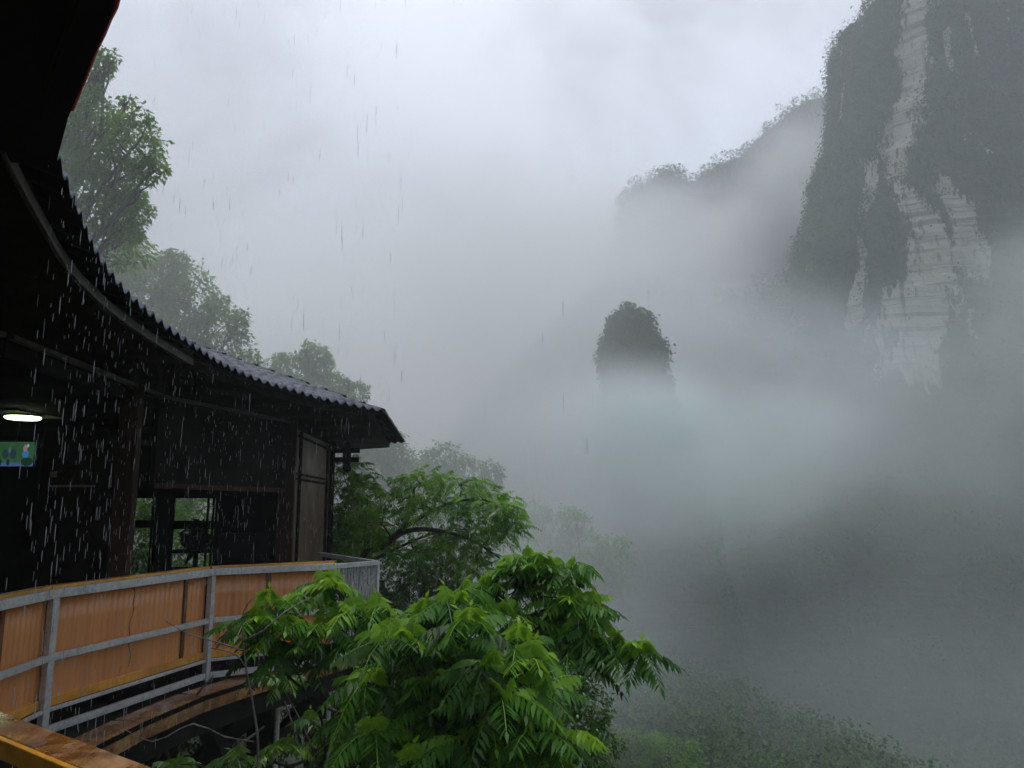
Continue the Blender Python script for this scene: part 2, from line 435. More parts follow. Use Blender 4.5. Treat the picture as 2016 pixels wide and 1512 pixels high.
# mountain ridges behind
def ridge(name, D, top, depth, seed, per, size, nn):
    xs = np.array([P(px,py,D).x for px,py in top]); zs = np.array([P(px,py,D).z for px,py in top])
    x = np.linspace(xs[0], xs[-1], 160); zt = np.interp(x, xs, zs)
    s = np.linspace(0, 1, 50)
    X = np.broadcast_to(x[None], (50,160)); Y = D+6-depth*(s[:,None]**1.0)+0*X
    zb = -80.
    Z = zb+(zt[None]-zb)*(1-s[:,None]**1.25)
    V = np.stack([X,Y,Z], -1).reshape(-1,3)
    V[:,2] += fbm(V*.05, 4, seed)*5; V[:,1] += fbm(V*.03, 3, seed+3)*14
    back = np.stack([x, np.full(160, D+60.), zt-45], -1)
    V = np.concatenate([back, V]); L = grid_loops(51, 160)
    rk = np.full(len(V), -.8)
    o = link(name, npmesh(name, V, L, np.full(len(L),4), True, {'rock': rk}), M_ROCK); tag(o, kind='structure')
    V = V[160:]
    idx = rng.integers(0, int(len(V)*.8), nn); c = V[idx]+rng.normal(0,2,(nn,3))
    o = sheet('mountain_forest', [crowns(c, rng.uniform(1.,2.6,nn), per, size, .4)], M_FAR); tag(o, kind='stuff')
ridge('mountain', 330., [(1150,760),(1185,560),(1212,450),(1222,392),(1250,362),(1300,342),(1370,347),(1400,325),(1440,292),(1490,270),(1540,235),(1600,190),(1700,170),(1800,140),(2050,100)], 130., 11, 34, .75, 11000)
ridge('mountain', 250., [(700,1120),(780,1000),(850,900),(900,850),(960,790),(1010,735),(1060,680),(1100,640),(1180,560),(1290,560),(1400,600),(1560,560),(1750,500)], 120., 23, 36, .6, 6500)
# ------------------------------------------------------------------ building materials
def wood_mat(name, cols, scale=(30,30,2), rough=.45, wet=.0, bumps=.25, coat=0., spec=.5):
    m, t = mat(name); oc = t.coord('Object')
    g = t.noise(t.scaled(oc, scale), 1, 5, .65, .6); b = t.noise(oc, 1.3, 4, .6)
    c = t.ramp(g, [(.3, cols[0]), (.52, cols[1]), (.75, cols[2])])
    c = t.mix(t.mapr(b, .42, .62, 0, .55), c, tuple(x*.5 for x in cols[0]))
    r = t.mapr(b, .35, .65, rough-.18*wet, rough+.2)
    t.out(t.bsdf(c, r, spec, normal=t.bump(g, bumps, .004), Coat_Weight=coat)); return m
M_DARK = wood_mat('dark_and_shaded_wood', [(.004,.003,.002),(.008,.005,.0035),(.013,.009,.006)], (25,25,2), .6, spec=.12)
M_COL = wood_mat('red_brown_column', [(.020,.008,.004),(.040,.016,.008),(.06,.026,.012)], (25,25,2), .55, spec=.2)
M_PANEL = wood_mat('weathered_brown_panel', [(.13,.078,.045),(.18,.112,.068),(.23,.15,.098)], (22,22,1.2), .4)
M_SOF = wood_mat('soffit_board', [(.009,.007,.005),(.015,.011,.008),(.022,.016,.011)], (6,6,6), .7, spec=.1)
M_FASC = wood_mat('grey_fascia', [(.085,.072,.062),(.12,.105,.092),(.16,.14,.125)], (3,3,14), .45)
def tile_mat():
    m, t = mat('glazed_roof_tile'); oc = t.coord('Object')
    n = t.noise(oc, 2.2, 5, .6); n2 = t.noise(oc, 22, 3, .6)
    c = t.ramp(n, [(.3,(.042,.055,.078)), (.6,(.075,.094,.128)), (.8,(.115,.14,.175))])
    t.out(t.bsdf(c, t.mapr(n2, .3,.7,.5,.7), .3, normal=t.bump(n2, .3, .006))); return m
M_TILE = tile_mat()
def galv_mat():
    m, t = mat('galvanised_steel'); oc = t.coord('Object')
    v = t.n('ShaderNodeTexVoronoi'); v.inputs['Scale'].default_value = 38; t.l(oc, v.inputs['Vector'])
    n = t.noise(oc, 3, 5, .65)
    c = t.mix(t.mapr(n, .35,.7,0,1), (.36,.39,.385), (.52,.55,.54))
    c = t.mix(.25, c, v.outputs['Color'], 'OVERLAY')
    rust = t.mapr(t.noise(oc, 7, 6, .75), .66, .76, 0, .7)
    hsv = t.n('ShaderNodeHueSaturation'); hsv.inputs['Saturation'].default_value = .12; t.l(c, hsv.inputs['Color'])
    c = t.mix(rust, hsv.outputs[0], (.16,.08,.04))
    t.out(t.bsdf(c, t.mapr(n,.3,.7,.25,.55), .5, .22, normal=t.bump(t.noise(oc, 60, 3), .15, .002))); return m
M_GALV = galv_mat()
def board_mat(name, cols, across=55.):
    """orange plywood sheet whose streaks run vertically"""
    m, t = mat(name); oc = t.coord('Object')
    s1 = t.noise(t.scaled(oc, (across,across,.8)), 1, 4, .6, .3); s2 = t.noise(t.scaled(oc, (9,9,.5)), 1, 4, .6)
    blot = t.noise(t.scaled(oc, (2.2,2.2,1.4)), 1, 5, .65)
    c = t.ramp(s1, [(.25,cols[0]),(.5,cols[1]),(.75,cols[2])])
    c = t.mix(t.mapr(s2,.52,.7,0,.28), c, tuple(x*.6 for x in cols[0]))
    c = t.mix(t.mapr(blot,.5,.7,0,.15), c, tuple(min(1,x*1.35) for x in cols[2]))
    t.out(t.bsdf(c, t.mapr(blot,.3,.7,.22,.5), .5, normal=t.bump(s1,.35,.003), Coat_Weight=.3, Coat_Roughness=.2)); return m
M_BOARD = board_mat('orange_board', [(.50,.175,.05),(.62,.25,.08),(.68,.295,.105)])
M_STRIP = wood_mat('yellow_timber', [(.50,.21,.022),(.72,.33,.035),(.78,.38,.06)], (9,9,9), .3, .5, coat=.4)
M_SEAM = wood_mat('brown_batten', [(.10,.035,.012),(.16,.06,.02),(.2,.08,.03)], (25,25,2), .4)
def wetwood():
    m, t = mat('wet_planks'); oc = t.coord('Object')
    n = t.noise(t.scaled(oc, (3,3,3)), 1, 6, .7, 1.5); pud = t.noise(t.scaled(oc, (7,3,3)), 1, 3, .5, 1)
    c = t.ramp(n, [(.3,(.05,.022,.010)),(.5,(.20,.08,.020)),(.62,(.38,.19,.05)),(.8,(.20,.12,.07))])
    t.out(t.bsdf(c, t.mapr(pud,.45,.55,.5,.06), .6, normal=t.bump(t.noise(t.scaled(oc,(12,12,12)),1,5,.7), .5, .01), Coat_Weight=.3, Coat_Roughness=.08)); return m
M_WET = wetwood()
m_, t_ = mat('red_trim'); t_.out(t_.bsdf((.55,.012,.012), .5)); M_RED = m_
m_, t_ = mat('black_canvas'); t_.out(t_.bsdf((.006,.006,.007), .8, .2)); M_BLACK = m_
m_, t_ = mat('dark_concrete'); oc = t_.coord('Object'); t_.out(t_.bsdf(t_.ramp(t_.noise(oc,4,5,.6),[(.3,(.008,.008,.007)),(.7,(.022,.021,.018))]), .9, .15)); M_CONC = m_
m_, t_ = mat('dark_fabric'); t_.out(t_.bsdf((.02,.02,.024), .9, .2, normal=t_.bump(t_.noise(t_.coord('Object'),180,3),.4,.003))); M_FAB = m_
m_, t_ = mat('window_glass'); gl = t_.n('ShaderNodeBsdfGlass'); gl.inputs['Roughness'].default_value = 0; gl.inputs['IOR'].default_value = 1.02; t_.out(gl.outputs[0]); M_GLASS = m_

# ------------------------------------------------------------------ plan lines
def catmull(pts, step):
    pts = [Vector(p) for p in pts]; q = [pts[0]*2-pts[1]]+pts+[pts[-1]*2-pts[-2]]; o = []
    for i in range(1, len(q)-2):
        p0,p1,p2,p3 = q[i-1:i+3]; n = max(2, int((p2-p1).length/step))
        for k in range(n):
            t = k/n; o.append(.5*((2*p1)+(p2-p0)*t+(2*p0-5*p1+4*p2-p3)*t*t+(3*p1-p0-3*p2+p3)*t**3))
    o.append(pts[-1]); return o
def resample(pts, step):
    pts = [Vector(p) for p in pts]; o = [pts[0].copy()]; acc = 0
    for a, b in zip(pts[:-1], pts[1:]):
        L = (b-a).length; s = step-acc
        while s <= L: o.append(a.lerp(b, s/L)); s += step
        acc = (acc+L) % step
    return o
def inward(pts):
    """unit normals pointing to the building side (left of travel)"""
    o = []
    for i in range(len(pts)):
        d = (pts[min(i+1,len(pts)-1)]-pts[max(i-1,0)]); d.z = 0; d.normalize(); o.append(Vector((-d.y, d.x, 0)))
    return o
ZE = EYE+1.35
front = [PZ(px,py,ZE) for px,py in [(110,320),(150,420),(215,548),(330,655),(480,744),(640,792),(758,815)]]
near0 = front[0]+(front[0]-front[1])*.2
E1 = catmull([near0]+front, .05)
corner = front[-1]; far = PZ(797,873,ZE); far2 = far+Vector((-3.2,2.6,0)); far3 = far2+Vector((-5,.8,0))
def corrug(name, line, parent, depth, slope, inn=None, per=.21, course=.36):
    ln = resample(line, per/8)
    nr = inn(ln) if inn else inward(ln)
    if not inn:
        for _ in range(6): nr = [((nr[max(i-1,0)]+nr[i]*2+nr[min(i+1,len(nr)-1)])).normalized() for i in range(len(nr))]
    m = len(ln); nc = int(depth/course)*3
    V = []; 
    for j in range(nc+1):
        k, f = divmod(j, 3); s = (k+(0,.35,.97)[f])*course
        lift = (.030,.020,.004)[f]
        for i in range(m):
            w = .5+.5*math.cos(2*math.pi*i/8)
            p = ln[i]+nr[i]*s; V.append((p.x, p.y, p.z+s*slope+.045*w**1.4+lift+.006*math.sin(i*.13+j)))
    # underside of the first course gives the edge its thickness
    V2 = []
    for j, s in enumerate((0, .3)):
        for i in range(m):
            w = .5+.5*math.cos(2*math.pi*i/8); p = ln[i]+nr[i]*s; V2.append((p.x, p.y, p.z+s*slope+.045*w**1.4+.030-.018*(1-j)-.02*j))
    b = len(V); n0 = (nc+1)
    L = [list(x) for x in grid_loops(n0, m)]
    L += [[b+x for x in r[::-1]] for r in grid_loops(2, m)]
    L += [[i+1, i, b+i, b+i+1] for i in range(m-1)]
    V = np.array(V+V2)
    me = npmesh(name, V-np.array(parent.location), np.array(L), np.full(len(L),4), False)
    o = link(name, me, M_TILE, parent); me.materials.append(M_BLACK)
    mi = np.zeros(len(L), np.int32); k0 = nc*(m-1); mi[k0:k0+(m-1)] = 1; me.polygons.foreach_set('material_index', mi); return o  # underside faces black: shade under the eave put into their colour
pav = empty('pavilion', (-6,11,0), 'dark timber pavilion with a sweeping grey tiled eave above the curved balcony', 'building')
t1 = corrug('tiled_roof', E1, pav, 7.2, .345)
E2 = [corner+Vector((0,0,.001)), far]
E2s = resample(E2, .02)
o = corrug('tiled_roof', E2, pav, 5.4, .345, lambda ln: [(Vector((-1,.12,0)).lerp(Vector((-.9,.42,0)), 1-min(1,i/len(ln)*1.6))).normalized() for i in range(len(ln))])
E3 = [far, far2]
o = corrug('tiled_roof', E3, pav, 3.4, .345, lambda ln: [Vector((-.75,-.66,0)) for _ in ln])
# fascia board and soffit
def strip_v(mb, line, inset, z0, z1, th=.025):
    nr = inward(line)
    for i in range(len(line)-1):
        a = line[i]+nr[i]*inset; b = line[i+1]+nr[i+1]*inset
        mb.bar((a.x,a.y,(z0+z1)/2), (b.x,b.y,(z0+z1)/2), th, z1-z0)
mb = MB(pav.location); fl = resample(E1, .3)
kf = int(len(fl)*.5); strip_v(mb, fl[:kf+1], .16, ZE-.045, ZE+.015); mb.build('fascia_board', M_FASC, pav)
mb = MB(pav.location); strip_v(mb, fl[kf:], .16, ZE-.045, ZE+.015); mb.build('fascia_board', M_SOF, pav)  # far half in a darker material: shade of its turned face as colour
mb = MB(pav.location)
c2 = corner+Vector((-.22,.05,0)); f2 = PZ(766,877,ZE-.02)+Vector((0,0,0))
for a, b in ((fl[-1]+inward(fl)[-1]*.16, c2), (c2, f2), (f2, f2+Vector((-3.4,2.6,0)))):
    mb.bar((a.x,a.y,ZE-.02), (b.x,b.y,ZE-.02), .03, .09)
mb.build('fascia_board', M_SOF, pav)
# wall line
K1 = PZ(572,838,ZE-.13); K2 = Vector((P(645,1000,15.5).x, 15.5, 0))
W = [Vector((-4.6,1.0,0)), Vector((-4.35,3.6,0)), PZ(0,672,ZE-.13), PZ(310,787,ZE-.13), K1]
for p in W: p.z = 0
SOFZ = ZE-.06
def sof_poly():
    nr = inward(fl); edge = [(p+n*.16) for p, n in zip(fl, nr)]
    poly = [(p.x,p.y) for p in edge]+[(c2.x,c2.y),(f2.x,f2.y),(f2.x-3.4,f2.y+2.6),(-12,20),(-16,12),(-14,1),(-4,1.2)]
    return poly
mb = MB(pav.location); sp = sof_poly()
mb.prism(sp, SOFZ, SOFZ+.02); o = mb.build('soffit', M_SOF, pav)
mb = MB(pav.location)
for a, b in zip(W[1:-1], W[2:]):
    n_ = Vector((b.y-a.y, -(b.x-a.x), 0)).normalized()
    a2 = a+n_*.06; b2 = b+n_*.06; d = (b2-a2).normalized()
    mb.bar((a2+d*.03)+Vector((0,0,SOFZ-.03)), (b2-d*.03)+Vector((0,0,SOFZ-.03)), .05, .04)
mb.build('eave_trim', M_FASC, pav)
# front wall: lintel panels, rail, columns; open below
mb = MB(pav.location); rl = MB(pav.location)
for a, b in zip(W[:-1], W[1:]):
    if a is W[3]: mb.bar(a+Vector((0,0,2.62)), b+Vector((0,0,2.62)), .06, 1.04); rl.bar(a+Vector((0,0,2.13)), b+Vector((0,0,2.13)), .09, .06)
    else: mb.bar(a+Vector((0,0,3.06)), b+Vector((0,0,3.06)), .08, .12)
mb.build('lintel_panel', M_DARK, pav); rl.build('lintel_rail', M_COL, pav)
mb = MB(pav.location)
for px, D in ((243, None),):
    pass
def on_wall(px):
    best = None
    for a, b in zip(W[:-1], W[1:]):
        for k in range(101):
            p = a.lerp(b, k/100); q = to_px(np.array([[p.x,p.y,1.9]]))[0][0]
            if best is None or abs(q-px) < best[0]: best = (abs(q-px), p)
    return best[1]
for px, w_ in ((245,.19),(562,.24),(-120,.2)):
    c = on_wall(px); mb = MB(pav.location); mb.bar(c, c+Vector((0,0,SOFZ)), w_, w_, (1,.2,0)); mb.build('column', M_COL, pav, bevel=.01)
# end wall with its framed panel
mb = MB(pav.location); d = (K2-K1.xy.to_3d()); K1g = Vector((K1.x,K1.y,0)); d = (K2-K1g).normalized(); nrm = Vector((d.y,-d.x,0))
mb.bar(K1g+d*.1+Vector((0,0,1.55)), K2+Vector((0,0,1.55)), .06, 3.1); mb.build('end_wall', M_PANEL, pav)
mb = MB(pav.location)
for s in (.12, .62, (K2-K1g).length-.5, (K2-K1g).length-.1):
    p = K1g+d*s+nrm*.045; mb.bar(p+Vector((0,0,.02)), p+Vector((0,0,3.08)), .05, .07, tuple(d))
for z in (.55, 2.32, 2.40, 3.0):
    mb.bar(K1g+d*.16+nrm*.043+Vector((0,0,z)), K2-d*.16+nrm*.043+Vector((0,0,z)), .03, .035)
mb.build('panel_frame', M_DARK, pav)
mb = MB(pav.location); mb.bar(K2, K2+Vector((0,0,SOFZ)), .2, .2, tuple(d)); mb.build('column', M_DARK, pav, bevel=.01)
# cross bracket beyond the far column
br = MB(pav.location); a = P(648,887,15.6); b = P(708,887,15.6); br.bar(a, b, .12, .10)
a = P(648,905,15.6); b = P(706,905,15.6); br.bar(a, b, .12, .10)
a = P(683,860,15.55); b = P(683,928,15.55); br.bar(a, b, .15, .15, (0,1,0)); br.build('eave_bracket', M_DARK, pav, bevel=.012)
# floor, back wall with two window bays, partition
mb = MB(pav.location)
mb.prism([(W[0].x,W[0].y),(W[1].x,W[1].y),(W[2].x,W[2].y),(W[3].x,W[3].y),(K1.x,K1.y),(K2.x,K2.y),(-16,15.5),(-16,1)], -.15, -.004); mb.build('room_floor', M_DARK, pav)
YB = 15.5
def bx(px, py): p = P(px, py, YB); return p.x, p.z
bays = []
for (xa, xb, rows) in ((246,313,((979,1026),(1037,1150))), (335,424,((979,1027),(1040,1118)))):
    x0 = bx(xa,1000)[0]; x1 = bx(xb,1000)[0]
    bays.append((x0, x1, [(bx(xa,r[1])[1], bx(xa,r[0])[1]) for r in rows]))
mb = MB(pav.location)
xs = [-16, bays[0][0], bays[0][1], bays[1][0], bays[1][1], K2.x]
for i in (0,2,4): mb.box(xs[i], xs[i+1], YB, YB+.12, 0, 3.1)
for x0,x1,rows in bays:
    mb.box(x0, x1, YB, YB+.12, rows[0][1], 3.1); mb.box(x0, x1, YB, YB+.12, rows[1][1], rows[0][0]); mb.box(x0, x1, YB, YB+.12, 0, rows[1][0])
mb.box(-16.1,-16,1,YB,0,3.1)
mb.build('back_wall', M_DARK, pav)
for x0,x1,rows in bays:
    f = MB(pav.location); z0 = rows[1][0]; z1 = rows[0][1]
    for z in (z0, rows[1][1], rows[0][0], z1): f.box(x0, x1, YB-.03, YB-.002, z-.02, z+.02)
    for x in (x0+.02, x1-.02, x0+(x1-x0)*.86): f.box(x-.02, x+.02, YB-.06, YB-.031, z0, z1)
    fr = f.build('window', M_FASC if 0 else M_DARK, pav)
    g = MB(pav.location); g.box(x0, x1, YB+.05, YB+.056, z0, z1); g.build('pane', M_GLASS, fr)
mb = MB(pav.location); pa = P(74,1000,12.3); pb = P(236,1000,12.3); mb.box(pa.x, pb.x, 12.3, 12.4, 0, 3.1); mb.build('partition', M_DARK, pav)
mb = MB(pav.location); pa = P(98,957,12.27); pb = P(186,957,12.27); mb.bar(pa, pb, .03, .03); mb.build('picture_rail', M_FASC, pav)
mb = MB(pav.location); a = P(324,1000,13.2); mb.box(a.x-.12,a.x+.12,13.1,13.34,0,3.1); mb.build('column', M_DARK, pav)

# near canopy over the camera's left
cn = empty('canopy', (-2,1.5,3.2), 'black canopy overhead whose thin red rim cuts across the sky', 'canopy')
edge = [PZ(px,py,ZE+.02) for px,py in [(112,302),(122,262),(137,205),(150,172),(163,140),(181,92),(186,80),(199,52),(210,24),(222,0),(232,-40)]]
tail_ = [Vector((-.62,.95,ZE)), Vector((-.35,-.2,ZE)), Vector((-.3,-2,ZE))]
mb = MB(cn.location); pl = [(p.x,p.y) for p in edge+tail_]+[(-7,-2),(-7,2.6),(-2.35,2.75)]
mb.prism(pl, ZE-.03, ZE+.03); mb.build('canvas', M_BLACK, cn)
mb = MB(cn.location); mb.tube([p+Vector((.010,0,-.02)) for p in edge[2:]+tail_], .007, 6); mb.build('rim', M_RED, cn)
mb = MB(cn.location); a = PZ(152,0,ZE-.05); b = PZ(82,190,ZE-.05); mb.bar(a+(a-b)*.6, b, .008, .02); mb.build('batten', M_SOF, cn)

# ------------------------------------------------------------------ balcony
RN = [Vector((-3.62,3.2,0)), Vector((-3.76,4.6,0)), PZ(0,1180,1.2), PZ(108,1160,1.2), PZ(418,1120,1.2), PZ(662,1109,1.2)]
RN[2] = RN[1].lerp(RN[3], .62)
EN = Vector((P(742,1105,11.2).x, 11.2, 0))
for p in RN: p.z = 0
bal = empty('walkway', (-3.5,8,-.2), 'curved raised timber walkway with rain soaked edge boards round the pavilion', 'walkway')
OUT = [Vector((-3.2,2.0,0)), Vector((-3.3,4.2,0)), PZ(159,1483,0), PZ(284,1420,0), PZ(403,1369,0), PZ(520,1332,0), PZ(642,1303,0), Vector((EN.x+.2,EN.y+.1,0)), Vector((-2.2,15.4,0)), Vector((-2.4,17,0))]
OUT[0] = Vector((-3.1,3.0,0)); OUT[1] = Vector((-3.25,4.8,0))
INN = [Vector((-2.9,17,0)), Vector((K2.x,K2.y,0)), K1g, W[3], W[2], W[1], Vector((-4.4,3,0))]
mb = MB(bal.location); mb.prism([(p.x,p.y) for p in OUT+[Vector((K2.x,17,0))]+INN[1:]], -.05, -.004); mb.build('deck', M_DARK, bal)  # dark wood inside the edge puts the roof's shade into the deck colour
mb = MB(bal.location)
for a, b in zip(OUT[:-1], OUT[1:]):
    n0 = Vector((-(b-a).y,(b-a).x,0)).normalized(); c_ = [a, b, b+n0*.30, a+n0*.30]; mb.prism([(p.x,p.y) for p in c_], -.003, .0005)
mb.build('edge_plank', M_WET, bal)
mb = MB(bal.location)
for a, b in zip(OUT[:-1], OUT[1:]): mb.bar(a+Vector((-.03,0,-.11)), b+Vector((-.03,0,-.11)), .05, .11)
mb.build('edge_board', M_WET, bal)
mb = MB(bal.location)
for a, b in zip(OUT[:-1], OUT[1:]): mb.bar(a+Vector((-.14,0,-.29)), b+Vector((-.14,0,-.29)), .12, .22)
for k in range(9):
    y = 5.2+k*1.15; xo = np.interp(y, [p.y for p in OUT], [p.x for p in OUT]); mb.bar((xo-.22,y,-.16), (xo-2.6,y+.5,-.16), .1, .2)
mb.build('steel_beam', M_CONC, bal)
def pier(px, D, w_, z0=-9):
    p = P(px,1300,D); mb = MB(bal.location); mb.bar((p.x,D,z0), (p.x,D,-.4), w_, w_, (1,0,0)); mb.build('pier', M_CONC, bal, bevel=.02)
pier(632, 11.0, .30); pier(525, 10.2, .32); pier(330, 10.5, .3); pier(150,9.5,.3)
for (a, b) in (((380,1512,9.2),(500,1400,9.6)), ((530,1470,10.),(640,1360,10.4)), ((215,1512,8.2),(330,1400,8.6)), ((395,1400,9.),(450,1512,8.8))):
    mb = MB(bal.location); mb.bar(P(*a), P(*b), .16, .18); mb.build('brace', M_CONC, bal)
for px, D, w_ in ((650,10.6,.05),(551,9.9,.05)):
    p = P(px,1300,D); mb = MB(bal.location); mb.tube([(p.x,D,-9),(p.x,D,-.36)], w_/2*1.3, 8); mb.build('pole', M_GALV, bal)

rail = empty('balustrade', (-3.5,7.5,0), 'galvanised steel railing lined with orange plywood boards along the walkway', 'railing')
Zt = Vector((0,0,1))
def seg_pieces(a, b, i):
    d = (b-a).normalized(); n_ = Vector((-d.y,d.x,0))
    mb = MB(rail.location); mb.bar(a+d*.0+Zt*1.165, b+Zt*1.165, .07, .075); mb.build('top_rail', M_GALV, rail, bevel=.005)
    mb = MB(rail.location); mb.bar(a+d*.04+Zt*.64, b-d*.04+Zt*.64, .045, .055); mb.build('mid_rail', M_GALV, rail, bevel=.004)
    mb = MB(rail.location); mb.bar(a+d*.04+Zt*.055, b-d*.04+Zt*.055, .05, .06); mb.build('bottom_rail', M_GALV, rail, bevel=.004)
    mb = MB(rail.location); mb.bar(a+d*.04+Zt*.215, b-d*.04+Zt*.215, .03, .03); mb.build('kick_rail', M_GALV, rail, bevel=.003)
    mb = MB(rail.location); mb.bar(a+n_*.05+d*.03+Zt*.268, b+n_*.05-d*.03+Zt*.268, .045, .075); mb.build('timber_strip', M_STRIP, rail, bevel=.004)
    mb = MB(rail.location); mb.bar(a+n_*.07+Zt*1.215, b+n_*.07+Zt*1.215, .09, .025); mb.build('timber_cap', M_STRIP, rail, bevel=.004)
    # corrugated board
    L = (b-a).length; m = int(L/.0125); V = []; 
    for z in (.30,.5,.7,.9,1.13):
        for k in range(m+1):
            s = L*k/m; off = .062+.0035*math.sin(k*1.05)+.004*math.sin(s*2.3+i)
            p = a+d*s+n_*off; V.append((p.x,p.y,z))
    for z in (1.13,.30):
        for k in range(m+1):
            s = L*k/m; p = a+d*s+n_*.082; V.append((p.x,p.y,z))
    Lp = grid_loops(7, m+1)
    me = npmesh('board', np.array(V)-np.array(rail.location), Lp, np.full(len(Lp),4), False); link('board', me, M_BOARD, rail)
    return d, n_
for i, (a, b) in enumerate(zip(RN[:-1], RN[1:])):
    d, n_ = seg_pieces(a, b, i)
    k = {3: .83, 2: .22, 4: .45}.get(i)
    if k:
        p = a.lerp(b, k)+n_*.052; mb = MB(rail.location); mb.bar(p+Zt*.305, p+Zt*1.125, .05, .012, tuple(n_)); mb.build('batten', M_SEAM, rail)
for i, p in enumerate(RN+[EN]):
    if i == 2: continue
    mb = MB(rail.location); mb.bar(p+Vector((.0,0,.0)), p+Zt*1.125, .065, .065, (.3,1,0)); mb.build('post', M_GALV, rail, bevel=.005)
    if i < 5:
        q = p+Vector((-.13,.02,0)); mb = MB(rail.location); mb.bar(q+Zt*.0, q+Zt*1.19, .08, .08, (.3,1,0)); mb.build('timber_post', M_DARK, rail)
# a split running down one board, added as a thin black tube
a, b = RN[3], RN[4]; d = (b-a).normalized(); n_ = Vector((-d.y,d.x,0)); pts = []
for k in range(15):
    z = 1.12-.75*k/14; pts.append(a+d*(1.02+.012*math.sin(k*1.7)+.02*math.sin(k*.6))+n_*.052+Zt*z)
mb = MB(rail.location); mb.tube(pts, .0025, 4); mb.build('board_split', M_BLACK, rail)
# end bay of balusters
a, b = RN[-1], EN
mb = MB(rail.location); mb.bar(a+Zt*1.165, Vector((b.x,b.y,1.10)), .06, .06); mb.build('top_rail', M_GALV, rail, bevel=.004)
mb = MB(rail.location); mb.bar(a+Zt*.06, b+Zt*.10, .045, .045); mb.build('bottom_rail', M_GALV, rail, bevel=.004)
for k in range(1, 14):
    p = a.lerp(b, k/14); mb = MB(rail.location); mb.bar(p+Zt*.085, p+Zt*(1.13-.05*k/14), .025, .025, (0,1,0)); mb.build('baluster', M_GALV, rail)
mb = MB(rail.location); c0 = EN+Vector((0,0,1.10)); c1 = Vector((-3.0,12.2,1.16)); mb.bar(c0, c1, .06, .06); mb.build('top_rail', M_GALV, rail, bevel=.004)

# near handrail at the camera's left
hr = empty('handrail', (-1.4,2.3,0), 'wet brown handrail with a yellow front edge at the very near left corner', 'handrail')
a = PZ(0,1446,1.2); b = PZ(161,1512,1.2); d = (b-a).normalized(); n_ = Vector((-d.y,d.x,0)); A = a-d*1.6; B = b+d*1.6
mb = MB(hr.location); mb.bar(A+n_*.060+Zt*-.018, B+n_*.060-Zt*.018, .115, .034); o = mb.build('cap_board', M_WET, hr, bevel=.004)
mb = MB(hr.location); mb.bar(A-n_*.012-Zt*.028, B-n_*.012-Zt*.028, .02, .056); mb.build('front_edge', M_STRIP, hr, bevel=.003)
for s in (-.9, 2.0):
    p = a+d*s+n_*.06; mb = MB(hr.location); mb.bar((p.x,p.y,.0), (p.x,p.y,1.163), .06, .06, (0,1,0)); mb.build('post', M_DARK, hr)
nd = empty('platform', (-1,1,-.1), 'dark timber platform under the near handrail', 'platform')
mb = MB(nd.location); mb.prism([(-3.1,3.0),(-.3,1.3),(2,-2),(-4,-2),(-4.4,3)], -.12, -.01); mb.build('platform_deck', M_DARK, nd)
mb = MB(nd.location); mb.bar((-1.5,1.2,-9),(-1.5,1.2,-.13),.25,.25,(1,0,0)); mb.build('pier', M_CONC, nd)

# ------------------------------------------------------------------ inside the pavilion
lp = empty('ceiling_lamp', P(45,826,10.8), 'round glowing ceiling lamp under the dark pavilion roof', 'lamp')
c = lp.location; c.z = SOFZ-.07; 
m_, t_ = mat('lamp_glow'); em = t_.n('ShaderNodeEmission'); em.inputs['Color'].default_value = (.80,1,.62,1); em.inputs['Strength'].default_value = 6.0; t_.out(em.outputs[0]); M_GLOW = m_
mb = MB(c); mb.lathe(c, [(.20,-.015),(.225,.0),(.225,.03),(.2,.04)], 32); mb.build('diffuser', M_GLOW, lp, True)
mb = MB(c); mb.lathe(c, [(.235,.02),(.24,.045),(.2,.07),(.05,.07)], 32); mb.build('housing', M_FASC, lp, True)
# ribbed metal ceiling sheet above the lamp
mb = MB((c.x,c.y,SOFZ))
for k in range(12): mb.bar((c.x-.26,c.y-.5+k*.09,SOFZ-.012), (c.x+.26,c.y-.5+k*.09,SOFZ-.012), .035, .02)
o = mb.build('ceiling_grille', M_FASC); tag(o, 'ribbed grey grille in the ceiling above the glowing lamp', 'grille')
def screen_mat():
    m, t = mat('screen_picture'); oc = t.coord('Object'); sx = t.n('ShaderNodeSeparateXYZ'); t.l(oc, sx.inputs[0]); x, z = sx.outputs['X'], sx.outputs['Z']
    def blob(cx, cz, rx, rz, soft=.25):
        d = t.math('ADD', t.math('POWER', t.math('DIVIDE', t.math('SUBTRACT', x, cx), rx), 2.), t.math('POWER', t.math('DIVIDE', t.math('SUBTRACT', z, cz), rz), 2.))
        return t.mapr(d, 1., 1.-soft, 0, 1)
    c = t.mix(t.mapr(t.noise(oc, 6, 4), .4,.6), (.035,.13,.055), (.06,.17,.08))
    c = t.mix(blob(-.34,.0,.09,.4), c, (.10,.25,.30))
    c = t.mix(blob(-.14,.0,.055,.075), c, (.035,.07,.10)); c = t.mix(blob(-.02,-.0,.055,.08), c, (.035,.07,.10)); c = t.mix(blob(-.08,.06,.02,.05), c, (.15,.22,.25))
    c = t.mix(blob(.17,.0,.055,.07), c, (.06,.28,.65)); c = t.mix(blob(.16,.09,.035,.06), c, (.45,.30,.30)); c = t.mix(blob(.20,.13,.02,.03), c, (.5,.6,.8))
    c = t.mix(t.mapr(z, -.115,-.15), c, (.10,.18,.45)); c = t.mix(blob(-.09,-.13,.025,.05), c, (.01,.04,.02)); c = t.mix(blob(-.21,-.13,.02,.05), c, (.01,.04,.02)); c = t.mix(blob(.2,-.12,.1,.07), c, (.02,.06,.03))
    em = t.n('ShaderNodeEmission'); t.l(c, em.inputs['Color']); em.inputs['Strength'].default_value = .33; t.out(em.outputs[0]); return m
